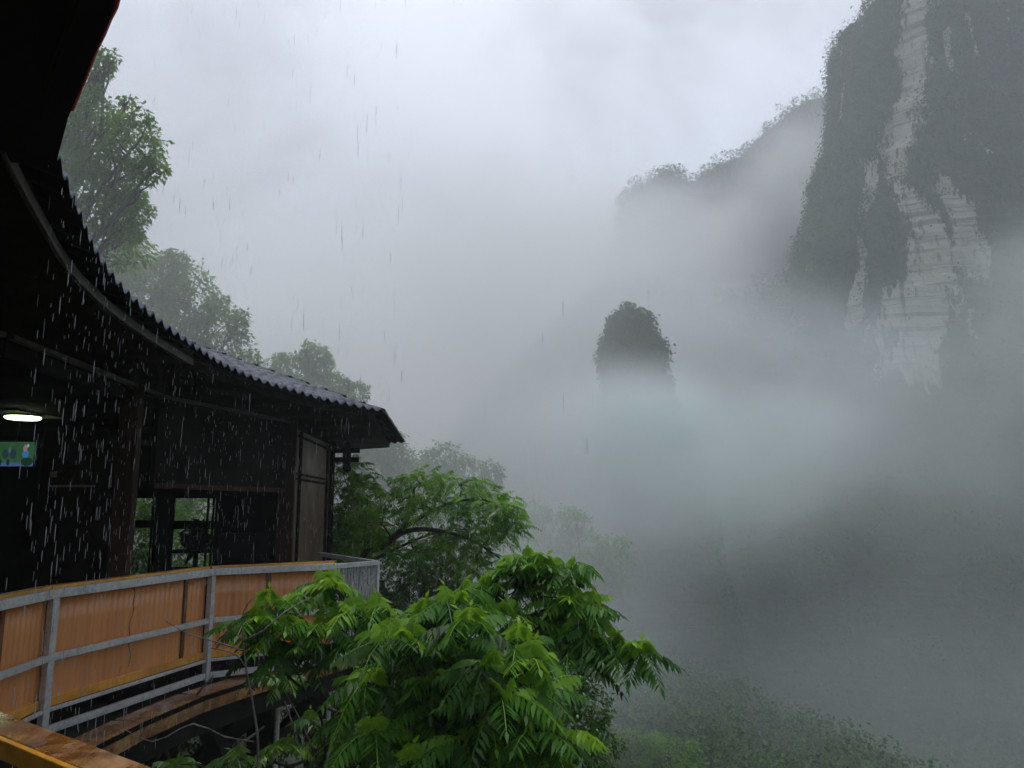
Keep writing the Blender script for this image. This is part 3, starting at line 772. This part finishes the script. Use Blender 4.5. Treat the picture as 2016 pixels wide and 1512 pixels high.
tv = empty('television', P(22,894,12.0), 'lit screen showing a green picture with blue patches, below the lamp', 'television')
c = tv.location; mb = MB(c); a = P(70,870,12.0); b = P(70,918,12.0); hh = (a.z-b.z)/2; x1 = a.x; x0 = x1-.72; cz = (a.z+b.z)/2
tv.location = (x0+.42,12.0,cz); c = tv.location
mb = MB(c); mb.box(x0, x1, 11.985, 11.99, cz-hh, cz+hh); mb.build('screen', screen_mat(), tv)
mb = MB(c); mb.box(x0-.02, x1+.02, 11.995, 12.06, cz-hh-.02, cz+hh+.02); mb.build('casing', M_BLACK, tv)
mb = MB(c); mb.bar((c.x,12.03,cz+hh+.02),(c.x,12.03,SOFZ-.01),.04,.04,(1,0,0)); mb.build('hanger', M_BLACK, tv)
p = P(104,934,12.25); mb = MB(p); mb.box(p.x-.05,p.x+.05,12.26,12.285,p.z-.045,p.z+.045)
o = mb.build('notice', M_FASC); tag(o, 'small pale square notice on the dark partition wall', 'notice')
# table with a potted plant against the window
tb = empty('table', (P(385,1100,13.6).x,13.6,0), 'dark round table holding the potted plant before the window', 'table'); c = tb.location
zt = P(385,1082,13.6).z
mb = MB(c); mb.lathe((c.x,c.y,zt-.04), [(.0001,0),(.42,0),(.44,.02),(.42,.04),(.0001,.04)], 28); mb.build('tabletop', M_DARK, tb, True)
mb = MB(c); mb.lathe((c.x,c.y,0), [(.25,0),(.25,.03),(.05,.06),(.04,zt-.05)], 20); mb.build('pedestal', M_DARK, tb, True)
pt = empty('potted_plant', (c.x+.02,13.6,zt), 'dark potted plant silhouetted in front of the right window', 'plant'); q = pt.location
mb = MB(q); mb.lathe(q, [(.12,0),(.24,.06),(.29,.15),(.27,.23),(.25,.23)], 28); mb.build('pot', M_BLACK, pt, True)
nl = 90; C_ = np.tile(np.array(q)+np.array([0,0,.2]), (nl,1))+rng.normal(0,.08,(nl,3)); D_ = rdir(nl,.6)
M_NEARD = leaf_mat('houseplant_leaf', (.006,.012,.004),(.012,.03,.008),(.03,.05,.012))
sheet('foliage', [leaves(C_, D_, rdir(nl,1), .26, .11, rng.uniform(0,.6,nl), .35)], M_NEARD, pt, tuple(q))
# sofa by the right end
sf = empty('sofa', (P(490,1100,13.2).x,13.2,0), 'dark grey padded sofa in the shade beside the brown column', 'sofa'); c = sf.location
def cushion(name, x0,x1,y0,y1,z0,z1):
    mb = MB(c); mb.box(x0,x1,y0,y1,z0,z1); mb.build(name, M_FAB, sf, bevel=.07)
cushion('base', c.x-.75,c.x+.75,c.y-.35,c.y+.4,.1,.4); cushion('seat', c.x-.62,c.x+.62,c.y-.4,c.y+.2,.4,.62)
cushion('backrest', c.x-.62,c.x+.62,c.y+.2,c.y+.42,.42,1.15); cushion('pillow', c.x-.55,c.x+.5,c.y+.0,c.y+.2,1.0,1.45)
cushion('armrest', c.x-.8,c.x-.62,c.y-.35,c.y+.4,.3,.85); cushion('armrest', c.x+.62,c.x+.8,c.y-.35,c.y+.4,.3,.85)
# ------------------------------------------------------------------ trees near the balcony
def bark_mat(name, a, b):
    m, t = mat(name); oc = t.coord('Object'); n = t.noise(t.scaled(oc, (14,14,3)), 1, 5, .65)
    t.out(t.bsdf(t.ramp(n, [(.35,a),(.65,b)]), .6, .4, normal=t.bump(n,.5,.01))); return m
M_BARK = bark_mat('wet_dark_bark', (.020,.015,.011), (.055,.045,.036))
M_BARKP = bark_mat('pale_twig_bark', (.06,.05,.045), (.20,.18,.165))
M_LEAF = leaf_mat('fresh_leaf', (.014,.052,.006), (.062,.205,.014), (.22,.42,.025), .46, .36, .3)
M_AIRY = leaf_mat('airy_leaf', (.038,.10,.018), (.095,.215,.034), (.20,.37,.05), .5, .58, .25)
M_LEAF2 = leaf_mat('deep_leaf', (.016,.050,.008), (.050,.145,.014), (.13,.27,.022), .38, .24, .45)
def compound(C, D, U, L, npair, ll, tone, droop=.5, wid=.36, hang=.45):
    """compound leaves: a drooping stalk with pairs of leaflets. C, D, U (n,3)"""
    n = len(C); D = unit(D); S = unit(np.cross(D,U)); U = np.cross(S,D); L = np.broadcast_to(L, n); tone = np.broadcast_to(tone, n)
    g = np.array([0,0,-1.]); parts = []
    dr = np.broadcast_to(droop, n)
    def at(s): return C+D*(L*s)[:,None]*(1-.12*s)+g*(L*dr*s*s)[:,None]
    for j in range(npair):
        s = .18+.78*j/(npair-1); p = at(s); tang = unit(D+g*(2*dr*s)[:,None])
        k = ll*(.62+.75*math.sin(math.pi*min(1,(s+.12)*.86)))
        for sg in (-1,1):
            d = S*sg+tang*.42+g*(hang*rng.uniform(.5,1.5,n))[:,None]+rng.normal(0,.07,(n,3))
            sz = k*rng.uniform(.82,1.12,n)
            parts.append(leaves(p, d, U+rng.normal(0,.12,(n,3)), sz, sz*wid, np.clip(tone+rng.normal(0,.05,n)+.06*(s-.5),0,1), .22, .10))
    p = at(1.); parts.append(leaves(p, D+g*(2*dr)[:,None], U, np.full(n, ll*.9), ll*.9*wid, tone, .2, .1))
    # stalk: a slim folded strip
    w = np.maximum(ll*.035,.0016); ss = [0,.35,.7,1.]; V = []
    for s in ss: q = at(s); V += [q-S*w, q+S*w]
    V = np.stack(V,1); b = np.arange(n)[:,None]*8
    lp = np.concatenate([b+np.array([[2*i,2*i+1,2*i+3,2*i+2]]) for i in range(3)],1)
    parts.append((V.reshape(-1,3), lp.ravel(), np.full(n*3,4), np.repeat(np.clip(tone+.25,0,1),8)))
    return parts
def branchy(mb, a, b, r0, r1, sag=.0, wob=.05, n=7):
    a = Vector(a); b = Vector(b); L = (b-a).length; pts = []; rs = []
    o1 = Vector(rng.normal(0,wob*L,3)); o2 = Vector(rng.normal(0,wob*L,3))
    for k in range(n):
        t = k/(n-1); p = a.lerp(b,t)+o1*math.sin(math.pi*t)+o2*math.sin(2*math.pi*t)*.5+Vector((0,0,-sag*math.sin(math.pi*t)))
        pts.append(p); rs.append(r0+(r1-r0)*t)
    mb.tube(pts, rs, 6); return pts
def in_blobs(blobs, n):
    """random points in the outer shell of blobs (centre, radii) with outward normals"""
    w = np.array([b[1][0]*b[1][2] for b in blobs]); w /= w.sum(); k = rng.choice(len(blobs), n, p=w)
    C = np.array([b[0] for b in blobs])[k]; Rr = np.array([b[1] for b in blobs])[k]
    d = rdir(n, .2); r = rng.uniform(.3,1,(n,1))**.45
    lump = 1+.55*fbm(d*2.6+C*.7, 3, 8)[:,None]
    return C+d*Rr*r*lump, d, k
def blob(px, py, D, rpx, rpy=None, rd=None):
    c = P(px,py,D); k = D/F; rpy = rpy or rpx; rd = rd or rpx*.9
    return (tuple(c), (rpx*k, rd*k, rpy*k))
def tree(name, label, blobs, root, nleaf, leaf, leafmat, trunk_r=.12, tone=.45, kind='simple', npair=6, group=None, limbs=True, tw=.25, bark=None, split=None, fork=.5, comp_ll=None, paths=None):
    sat = []
    for c_, r_ in blobs:
        for _ in range(4 if kind == 'simple' else 2):
            dd = rdir(1,.25)[0]; f = rng.uniform(.22,.42); sat.append((tuple(np.array(c_)+dd*np.array(r_)*1.02), tuple(v*f for v in r_)))
    blobs0 = blobs; blobs = list(blobs)+sat
    if kind == 'simple': nleaf = int(nleaf*1.6); leaf *= .64
    else: nleaf = int(nleaf*.85)
    root = Vector(root); o = empty(name, root, label, 'tree' if 'tree' in name else 'bush', group or {'broadleaf_tree': 'broadleaf trees fading into the mist', 'pinnate_tree': 'feathery trees beyond the balcony', 'broadleaf_bush': 'leafy bushes below the walkway'}.get(name))
    mb = MB(root); cen = [Vector(b[0]) for b in blobs]; mid = sum(cen, Vector())/len(cen)
    fk = Vector(split) if split else root.lerp(mid, fork)
    if paths:
        main = []
        for pth, r0, r1 in paths:
            cr = catmull(pth, .15); mb.tube(cr, list(np.linspace(r0, r1, len(cr))), 7); main += cr[len(cr)//4:]
    else: branchy(mb, root, fk, trunk_r, trunk_r*.6, 0, .03)
    for (c, r) in blobs0:
        c = Vector(c)
        if paths: fk = min(main, key=lambda v: (v-c).length)
        branchy(mb, fk, c, trunk_r*(.25 if paths else .5), trunk_r*.12, -.03*(c-fk).length, .05)
        for _ in range(7 if limbs else 2):
            e = c+Vector(rdir(1)[0]*np.array(r)*.8); branchy(mb, fk.lerp(c, rng.uniform(.82,1)), e, trunk_r*.14, trunk_r*.04, 0, .06, 5)
    mb.build('trunk', bark or M_BARK, o, True)
    p, d, k = in_blobs(blobs, nleaf)
    tn = np.clip(tone+.22*d[:,2]*0+.28*fbm(p*1.3/max(leaf*6,.6), 2, 12)+rng.normal(0,.12,nleaf), 0, 1)
    dirs = unit(d*np.array([1,1,.4])+rng.normal(0,.55,(nleaf,3))+np.array([0,0,-.05]))
    if kind == 'simple': parts = [leaves(p, dirs+np.array([0,0,-.3]), rdir(nleaf,1.3), leaf*rng.uniform(.6,1.35,nleaf), leaf*rng.uniform(.35,.75,nleaf), tn, .25)]
    else: parts = compound(p, dirs, unit(rdir(nleaf)*.3+np.array([0,0,1.])), leaf*rng.uniform(.7,1.25,nleaf), npair, comp_ll or leaf*.24, tn, rng.uniform(.2,.6,nleaf), .27)
    sheet('crown', parts, leafmat, o, tuple(root)); return o
def gz(x, y): return float(hterr(x,y))
def groot(px, D, dx=0): p = P(px,900,D); return (p.x+dx, D, gz(p.x+dx,D)-.3)
# behind the roof, from near to far
tree('broadleaf_tree', 'tall leafy tree hanging over the near tiled eave at the upper left',
     [blob(165,150,18,34,60), blob(190,250,18,60,70), blob(265,285,17.5,62,60), blob(300,330,17.6,34,32), blob(170,380,18,80,90), blob(235,425,18.3,45,55), blob(205,125,18,20,26), blob(60,350,19,110,150), blob(130,250,18.5,50,110), blob(230,350,18.3,50,50), blob(270,410,18.6,26,40), blob(245,460,19,30,30), blob(225,490,20,70,46), blob(252,200,18,14,12), blob(215,110,18,22,14)],
     groot(40,18.5,-3), 12500, .20, M_AIRY, .22, .52)
tree('broadleaf_tree', 'big misty tree rising behind the middle of the tiled roof',
     [blob(300,570,28,80,75), blob(375,590,28,60,70), blob(425,650,28,52,60), blob(340,680,27.5,90,60), blob(240,520,29,50,55), blob(430,600,28.5,22,24), blob(340,520,28,30,26), blob(475,710,28,34,22), blob(260,590,29,90,90), blob(470,640,28,20,22)],
     groot(300,28,-2), 9500, .26, M_AIRY, .28, .40)
tree('broadleaf_tree', 'small misty tree with a rounded double top above the roof ridge',
     [blob(575,730,33,50,34), blob(625,712,33,30,36), blob(650,760,33,42,26), blob(540,770,33,40,28), blob(700,775,33,26,24), blob(610,790,33,90,40)],
     groot(600,33,-1), 5200, .27, M_AIRY, .2, .40)
tree('broadleaf_tree', 'pale misty tree peeping out past the eave corner',
     [blob(770,880,36,32,34), blob(740,925,36,50,44), blob(790,930,36,40,34), blob(690,900,36,45,50)],
     groot(740,36,-1), 3600, .28, M_AIRY, .2, .38)
tree('broadleaf_tree', 'grey misty tree showing above the arching green tree',
     [blob(870,905,38,44,32), blob(915,935,38,50,34), blob(968,935,38,20,26), blob(830,930,38,36,30), blob(880,980,38,95,50), blob(960,975,38,30,28)],
     groot(880,38,0), 4300, .30, M_AIRY, .2, .36)
tree('broadleaf_tree', 'faint rounded tree almost lost in the fog right of the arching tree',
     [blob(1080,1050,44,60,50), blob(1150,1085,44,62,46), blob(1205,1110,44,48,42), blob(1100,1130,44,90,50), blob(1060,1010,44,22,24), blob(1135,1030,44,24,22), blob(1000,1100,44,70,60), blob(1210,1150,44,34,30)],
     groot(1120,44,0), 6800, .30, M_AIRY, .2, .45)
tree('broadleaf_tree', 'low green tree fading into the fog at the foot of the valley',
     [blob(1240,1475,42,60,40), blob(1320,1490,42,52,36), blob(1180,1500,42,60,50), blob(1270,1530,42,100,40)],
     groot(1270,42,0), 4600, .28, M_AIRY, .2, .5)
# middle distance
tree('pinnate_tree', 'bright green tree hanging between the brown column and the fog',
     [blob(690,940,16,34,30), blob(715,975,16,30,34), blob(690,1010,16,42,32), blob(670,1055,16,36,40), blob(720,1050,16,34,34), blob(665,1090,16,34,30), blob(735,1085,16,24,24)],
     groot(690,16,-.5), 760, .40, M_LEAF, .09, .68, 'compound', 7)
hz = [(tuple(Vector(b_[0])+Vector((-.25,0,.02))), tuple(v*1.13 for v in b_[1])) for b_ in [blob(855,952,14,52,18), blob(935,955,14,50,18), blob(985,990,13.8,50,22), blob(1030,1010,13.6,26,20), blob(880,1005,14,54,22), blob(950,1045,14,44,22), blob(775,1030,14.4,44,20), blob(820,985,14.2,30,16), blob(1000,1045,13.8,30,20), blob(1042,1035,13.6,12,16), blob(965,1105,14,30,26), blob(905,1070,14,40,14), blob(760,1075,14.4,40,18), blob(850,1090,14.2,40,16)]]
tree('arching_tree', 'green tree arching to the right over the balcony corner on a dark bent trunk', hz, tuple(P(690,1120,14.4)-Vector((1.2,0,3.2))), 1250, .31, M_LEAF, .08, .66, 'compound', 7, split=tuple(P(800,1040,14)), limbs=True, paths=[([P(690,1120,14.4)-Vector((1.2,0,3.2)), P(700,1118,14.3), P(745,1082,14.2), P(795,1040,14.1), P(840,1012,14), P(905,985,13.9), P(975,988,13.8), P(1020,1000,13.7)], .10, .018), ([P(745,1082,14.2), P(800,1046,14), P(860,1044,13.8), P(930,1064,13.8), P(985,1100,13.8)], .06, .015), ([P(712,1112,14.3), P(770,1085,14.3), P(830,1058,14.4), P(890,1040,14.4)], .04, .012), ([P(795,1040,14.1), P(812,1000,14.1), P(815,965,14.1), P(800,940,14.1)], .03, .01)])
tree('pinnate_tree', 'darker green tree filling the gap below the arching trunk',
     [blob(790,1130,15,56,44), blob(870,1110,15,50,40), blob(930,1140,15,44,34), blob(830,1180,14.6,66,44), blob(760,1190,14.6,40,50), blob(910,1190,14.6,60,34)],
     groot(840,15,0), 900, .34, M_LEAF2, .08, .42, 'compound', 7)
tree('broadleaf_tree', 'dim leafy tree seen through the pavilion windows',
     [blob(270,1080,20,60,80), blob(370,1080,21,70,60), blob(300,990,24,90,50), blob(400,1000,24,60,60), blob(250,1130,20,60,40)],
     groot(300,21,0), 7000, .2, M_LEAF, .12, .6)
tree('broadleaf_bush', 'dense dark bush sloping down to the right below the branch tip',
     [blob(1010,1300,9.5,90,60), blob(1080,1370,9.2,80,60), blob(1120,1440,9,70,60), blob(1150,1500,8.8,52,60), blob(1010,1430,9,110,90), blob(930,1350,9.4,90,80), blob(1125,1320,9.3,50,46), blob(1165,1390,9.1,44,50), blob(1185,1470,9,34,50), blob(900,1470,9,110,80)],
     groot(1000,9.2,0), 9000, .085, M_LEAF2, .06, .46)
tree('broadleaf_bush', 'shaded leafy bush under the walkway at the bottom left',
     [blob(420,1440,11.5,90,70), blob(560,1400,12.5,80,70), blob(300,1500,11,80,50), blob(690,1330,13,70,80), blob(700,1440,12,80,60), blob(480,1500,11,80,50)],
     groot(500,11.5,0), 4200, .11, M_LEAF2, .06, .38)

# foreground pinnate bush, made of twig ends that each carry a whorl of compound leaves
def whorl_bush(name, label, clusters, root, mains, leafL=.34, seed=0, npair=9, bark=None, m=None, per=(7,10)):
    root = Vector(root); o = empty(name, root, label, 'bush', 'feathery leaved bushes in the foreground' if name == 'pinnate_bush' else None); mb = MB(root)
    C = []; D = []; Ln = []; T = []
    mains = [[Vector(q) for q in mm] for mm in mains]
    allp = []
    for mm, r in zip(mains, [.022,.018,.015,.015,.012,.012,.012,.012]):
        cr = catmull(mm, .12); mb.tube(cr, list(np.linspace(r, .005, len(cr))), 6); allp += cr
    for (px,py,Dd,sz) in clusters:
        c = P(px,py,Dd); q = min(allp, key=lambda v: (v-c).length+max(0,v.z-c.z)*.6)
        branchy(mb, q, c, .007, .003, -.02, .05, 6)
        n = int(rng.integers(per[0], per[1])); ct = rng.normal(0,.12)
        for k in range(n):
            a = 2*math.pi*(k+rng.uniform(-.3,.3))/n; el = rng.uniform(-.22,.5)
            C.append(tuple(c+Vector(rng.normal(0,.012,3)))); D.append((math.cos(a)*math.cos(el), math.sin(a)*math.cos(el), math.sin(el)))
            Ln.append(leafL*sz*rng.uniform(.7,1.15)); T.append(np.clip(ct+(.70 if el > .3 else .42 if el > 0 else .18)+rng.normal(0,.10),.0,1))  # lower leaves toned darker: the bush's self-shadow put into leaf colour
        for k in range(2):  # young shoots at the tip
            C.append(tuple(c)); D.append((rng.normal(0,.4),rng.normal(0,.4),1)); Ln.append(leafL*sz*.45); T.append(.95)
    mb.build('trunk', bark or M_BARK, o, True)
    C = np.array(C); D = np.array(D); Ln = np.array(Ln); T = np.array(T)
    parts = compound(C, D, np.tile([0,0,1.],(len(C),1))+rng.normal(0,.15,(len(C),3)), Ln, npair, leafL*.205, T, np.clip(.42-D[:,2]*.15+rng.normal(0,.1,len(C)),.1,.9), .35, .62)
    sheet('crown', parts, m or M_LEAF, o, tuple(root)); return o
def scatter(poly, n, D0, D1, dmin, sz=(.8,1.1)):
    out = []; xs = [p[0] for p in poly]; ys = [p[1] for p in poly]; tries = 0
    def inside(x,y):
        c = False; j = len(poly)-1
        for i in range(len(poly)):
            xi,yi = poly[i]; xj,yj = poly[j]
            if (yi>y)!=(yj>y) and x < (xj-xi)*(y-yi)/(yj-yi)+xi: c = not c
            j = i
        return c
    while len(out) < n and tries < 20000:
        tries += 1; x = rng.uniform(min(xs),max(xs)); y = rng.uniform(min(ys),max(ys))
        if inside(x,y) and all(math.hypot(x-a[0],y-a[1]) > dmin for a in out): out.append((x,y,rng.uniform(D0,D1),rng.uniform(*sz)))
    return out
c1 = [(530,1190,6.2,.9),(610,1170,6.4,.9),(660,1150,6.4,.85),(560,1235,6.1,1.),(640,1230,6.2,1.),(500,1220,6.,.8),(700,1205,6.2,.95),(745,1195,6.3,.8),(590,1280,6.1,.9),(520,1270,6.2,.8),(690,1260,6.2,.9),(770,1235,6.4,.85),(640,1145,6.6,.7)]
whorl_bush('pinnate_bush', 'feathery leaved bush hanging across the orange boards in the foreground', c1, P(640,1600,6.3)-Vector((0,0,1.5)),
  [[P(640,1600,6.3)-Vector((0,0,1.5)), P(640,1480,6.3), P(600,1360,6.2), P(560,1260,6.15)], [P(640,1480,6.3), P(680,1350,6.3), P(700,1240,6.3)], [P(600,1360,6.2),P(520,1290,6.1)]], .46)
main_poly = [(760,1240),(830,1190),(900,1160),(980,1170),(1020,1130),(1070,1120),(1110,1150),(1140,1230),(1150,1290),(1080,1300),(1060,1360),(1090,1430),(1160,1540),(1020,1560),(860,1540),(740,1520),(700,1440),(690,1330)]
c2_ = scatter(main_poly, 64, 5.1, 7.0, 34, (.75,1.05))+[(1065,1112,6.2,.7),(1000,1120,6.4,.6),(900,1165,6.1,.8),(1120,1180,6.1,.8),(1140,1240,6.,.8),(830,1205,6.1,.8),(1112,1112,6.2,.62),(1150,1185,6.1,.7),(955,1150,6.3,.6),(1030,1092,6.3,.55),(1165,1225,6.,.6)]
B0 = P(900,1620,6.0)-Vector((0,0,1.6))
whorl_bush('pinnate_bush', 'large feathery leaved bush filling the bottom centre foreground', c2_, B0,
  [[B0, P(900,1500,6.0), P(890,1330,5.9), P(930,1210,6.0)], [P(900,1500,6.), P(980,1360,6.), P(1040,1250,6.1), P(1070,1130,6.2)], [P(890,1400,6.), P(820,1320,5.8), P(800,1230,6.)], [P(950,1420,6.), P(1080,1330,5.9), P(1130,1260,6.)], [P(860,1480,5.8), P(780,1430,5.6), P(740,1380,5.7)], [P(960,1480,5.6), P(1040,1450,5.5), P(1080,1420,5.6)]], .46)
c3 = [(1196,1272,5.9,.8),(1262,1282,5.8,.62),(1228,1264,5.85,.4)]
B1 = P(980,1330,6.0)
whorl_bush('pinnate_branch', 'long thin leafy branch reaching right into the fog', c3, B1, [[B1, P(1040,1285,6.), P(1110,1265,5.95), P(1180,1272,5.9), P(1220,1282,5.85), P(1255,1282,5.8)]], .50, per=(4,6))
c4 = [(470,1490,6.8,.8),(350,1505,7.2,.6),(560,1470,6.8,.9),(650,1480,6.4,1.),(610,1420,7.,.8),(700,1500,6.,.9),(560,1340,7.2,.7),(520,1330,7.4,.6),(480,1540,6.4,1.)]
B2 = P(620,1640,6.8)-Vector((0,0,1.5))
whorl_bush('pinnate_bush', 'shaded feathery bush under the walkway at the bottom edge', c4, B2, [[B2, P(620,1540,6.8), P(600,1440,6.9), P(560,1360,7.2)], [P(620,1540,6.8), P(540,1500,6.8), P(400,1510,7.)], [P(620,1520,6.8), P(680,1490,6.3)]], .36, m=M_LEAF2)
# bare pale sapling in front of the balcony
def stems(name, label, lines, bark, root=None):
    root = Vector(root or lines[0][0][0]); o = empty(name, root, label, 'sapling'); 
    for i, (pts, r0, r1) in enumerate(lines):
        mb = MB(root); cr = catmull(pts, .08); mb.tube(cr, list(np.linspace(r0,r1,len(cr))), 7); mb.build('trunk' if i == 0 else 'twig', bark, o, True)
    return o
q = lambda *a: P(*a)
stems('bare_sapling', 'thin leafless pale sapling with bare twigs standing before the orange railing',
  [([q(508,1600,5.6)-Vector((0,0,1)), q(508,1512,5.6), q(500,1400,5.6), q(485,1320,5.6), q(478,1250,5.6), q(479,1205,5.6), q(497,1178,5.6)], .016, .004),
   ([q(482,1282,5.6), q(430,1265,5.6), q(370,1248,5.65), q(326,1222,5.7)], .006, .0025),
   ([q(481,1310,5.6), q(466,1290,5.6), q(440,1280,5.6), q(414,1276,5.6)], .006, .003),
   ([q(480,1262,5.6), q(520,1240,5.6), q(560,1205,5.7), q(612,1175,5.9)], .008, .003),
   ([q(500,1460,5.6), q(440,1450,5.5), q(380,1425,5.4), q(300,1460,5.3), q(226,1424,5.3)], .006, .0025),
   ([q(508,1440,5.6), q(430,1500,5.6)], .005, .003)], M_BARKP)
def gaps_twigs():
    r = P(330,1600,8.2); o = empty('dead_branch', r, 'tangle of dark dead branches under the walkway', 'branch')
    mb = MB(r)
    for a,b in (((300,1512,8.),(420,1330,8.3)),((340,1512,8.),(300,1395,8.2)),((560,1512,8.6),(700,1420,8.8)),((600,1500,8.),(560,1380,8.4)),((640,1390,8.2),(820,1440,8.)),((430,1512,8),(520,1430,8.4)),((740,1420,8.),(640,1512,7.6))):
        branchy(mb, P(*a), P(*b), .022, .008, 0, .06)
    branchy(mb, r, P(300,1512,8.), .03,.022); 
    mb.build('limb', M_BARK, o, True)
gaps_twigs()
# ------------------------------------------------------------------ rain
def rain():
    m, t = mat('rain_water'); t.out(t.bsdf((.70,.75,.82), .2, .8, Transmission_Weight=.6, IOR=1.2))
    fine = []
    el = resample(E1, .02); nr = inward(el)
    P0 = []; Ls = []; Rs = []
    n = 1900
    for _ in range(n):      # water dripping off the tiled eave
        i = int(rng.integers(0, len(el))); z = rng.uniform(.2, ZE-.02); p = el[i]-nr[i]*rng.uniform(-.02,.10)
        v = .35+.65*math.sqrt(max(0,(ZE-z))/3); P0.append((p.x,p.y,z)); k_ = rng.uniform()**3; Ls.append((.03+.09*k_)*v*rng.uniform(.6,1.3)); Rs.append(.0007+.0013*k_)
    for _ in range(1300):   # rain falling outside the eave
        D = rng.uniform(2.8,13); px = rng.uniform(60,1300) if rng.random() < .3 else rng.uniform(60,800); py = rng.uniform(-20,1300)
        p = P(px,py,D); e = min(el[::30], key=lambda v: abs(v.y-p.y))
        if p.z < 0.05 or p.x < e.x-.1: continue
        P0.append(tuple(p)); Ls.append(.07*rng.uniform(.5,1.4)); Rs.append(.0007*rng.uniform(.5,1.4))
    P0 = np.array(P0); Ls = np.array(Ls)[:,None]; Rs = np.array(Rs)[:,None]; N = len(P0); k = 5
    rings = []
    for f, rr in ((0,.25),(.2,.9),(.75,1.),(1.,.4)):
        for j in range(k):
            a = 2*math.pi*j/k; rings.append(P0+np.concatenate([Rs*rr*math.cos(a), Rs*rr*math.sin(a), -Ls*(1-f)], 1))
    V = np.stack(rings,1); b = np.arange(N)[:,None]*(4*k); q = []
    for i in range(3):
        for j in range(k): q.append(b+np.array([[i*k+j, i*k+(j+1)%k, (i+1)*k+(j+1)%k, (i+1)*k+j]]))
    L = np.concatenate(q,1)
    me = npmesh('rain', V.reshape(-1,3), L.ravel(), np.full(N*15,4), True); o = link('rain', me, m); tag(o, kind='stuff')
rain()

BR = (.975,.99,1); DK = (.81,.90,.88)  # mist colours: open light and valley shade put into the fog albedo
fog_bank(tuple(P(1730,860,165)), (75,36,40), .021, .022, .25,.66, 1, 1, alb=DK)
fog_bank(tuple(P(1500,720,172)), (46,26,26), .036, .022, .30,.66, 1, 2)
fog_bank(tuple(P(2080,640,165)), (34,24,34), .030, .03, .30,.66, 1, 3, alb=DK)
fog_bank(tuple(P(1400,490,290)), (85,34,40), .050, .018, .22,.60, 1, 4, alb=BR)
fog_bank(tuple(P(1640,330,285)), (52,30,40), .045, .02, .25,.6, 1, 13, alb=BR)
fog_bank(tuple(P(1040,660,200)), (80,50,60), .040, .015, .22,.6, 1, 5, alb=BR)
fog_bank((38,80,-20), (60,40,20), .007, .03, .22,.62, 1, 6, alb=DK)
fog_bank((-40,400,20), (330,170,100), .009, .010, .2,.6, 1, 7, alb=BR)
fog_bank((-12,34,6), (24,20,20), .036, .05, .12,.55, 1, 8, alb=BR)
fog_bank((-14,15,8), (10,9,11), .034, .09, .1,.5, 1, 12, alb=BR)
fog_bank((0,36,-3), (12,7,9), .07, .07, .12,.55, 1, 9)
fog_bank(tuple(P(1430,990,92)), (26,12,12), .045, .06, .15,.6, 1, 14, alb=DK)

fog_bank(tuple(P(1310,880,112)), (46,12,16), .085, .055, .22,.68, 1, 21, alb=(.85,.92,.93))
fog_bank(tuple(P(1245,900,110)), (20,10,17), .13, .07, .12,.6, 1, 22, alb=(.86,.93,.94))
fog_bank(tuple(P(1420,850,118)), (30,12,10), .055, .06, .25,.65, 1, 23, alb=(.85,.92,.93))
# ------------------------------------------------------------------ picture
scene.view_settings.view_transform = 'Standard'; scene.view_settings.look = 'None'
scene.view_settings.exposure = .4; scene.view_settings.gamma = 1; scene.view_settings.use_curve_mapping = False
c = scene.cycles
c.use_denoising = True; c.use_adaptive_sampling = True; c.adaptive_threshold = .025
c.max_bounces = 8; c.diffuse_bounces = 3; c.glossy_bounces = 2; c.transmission_bounces = 4; c.transparent_max_bounces = 16; c.volume_bounces = 6
c.volume_step_rate = 1.0; c.volume_max_steps = 128
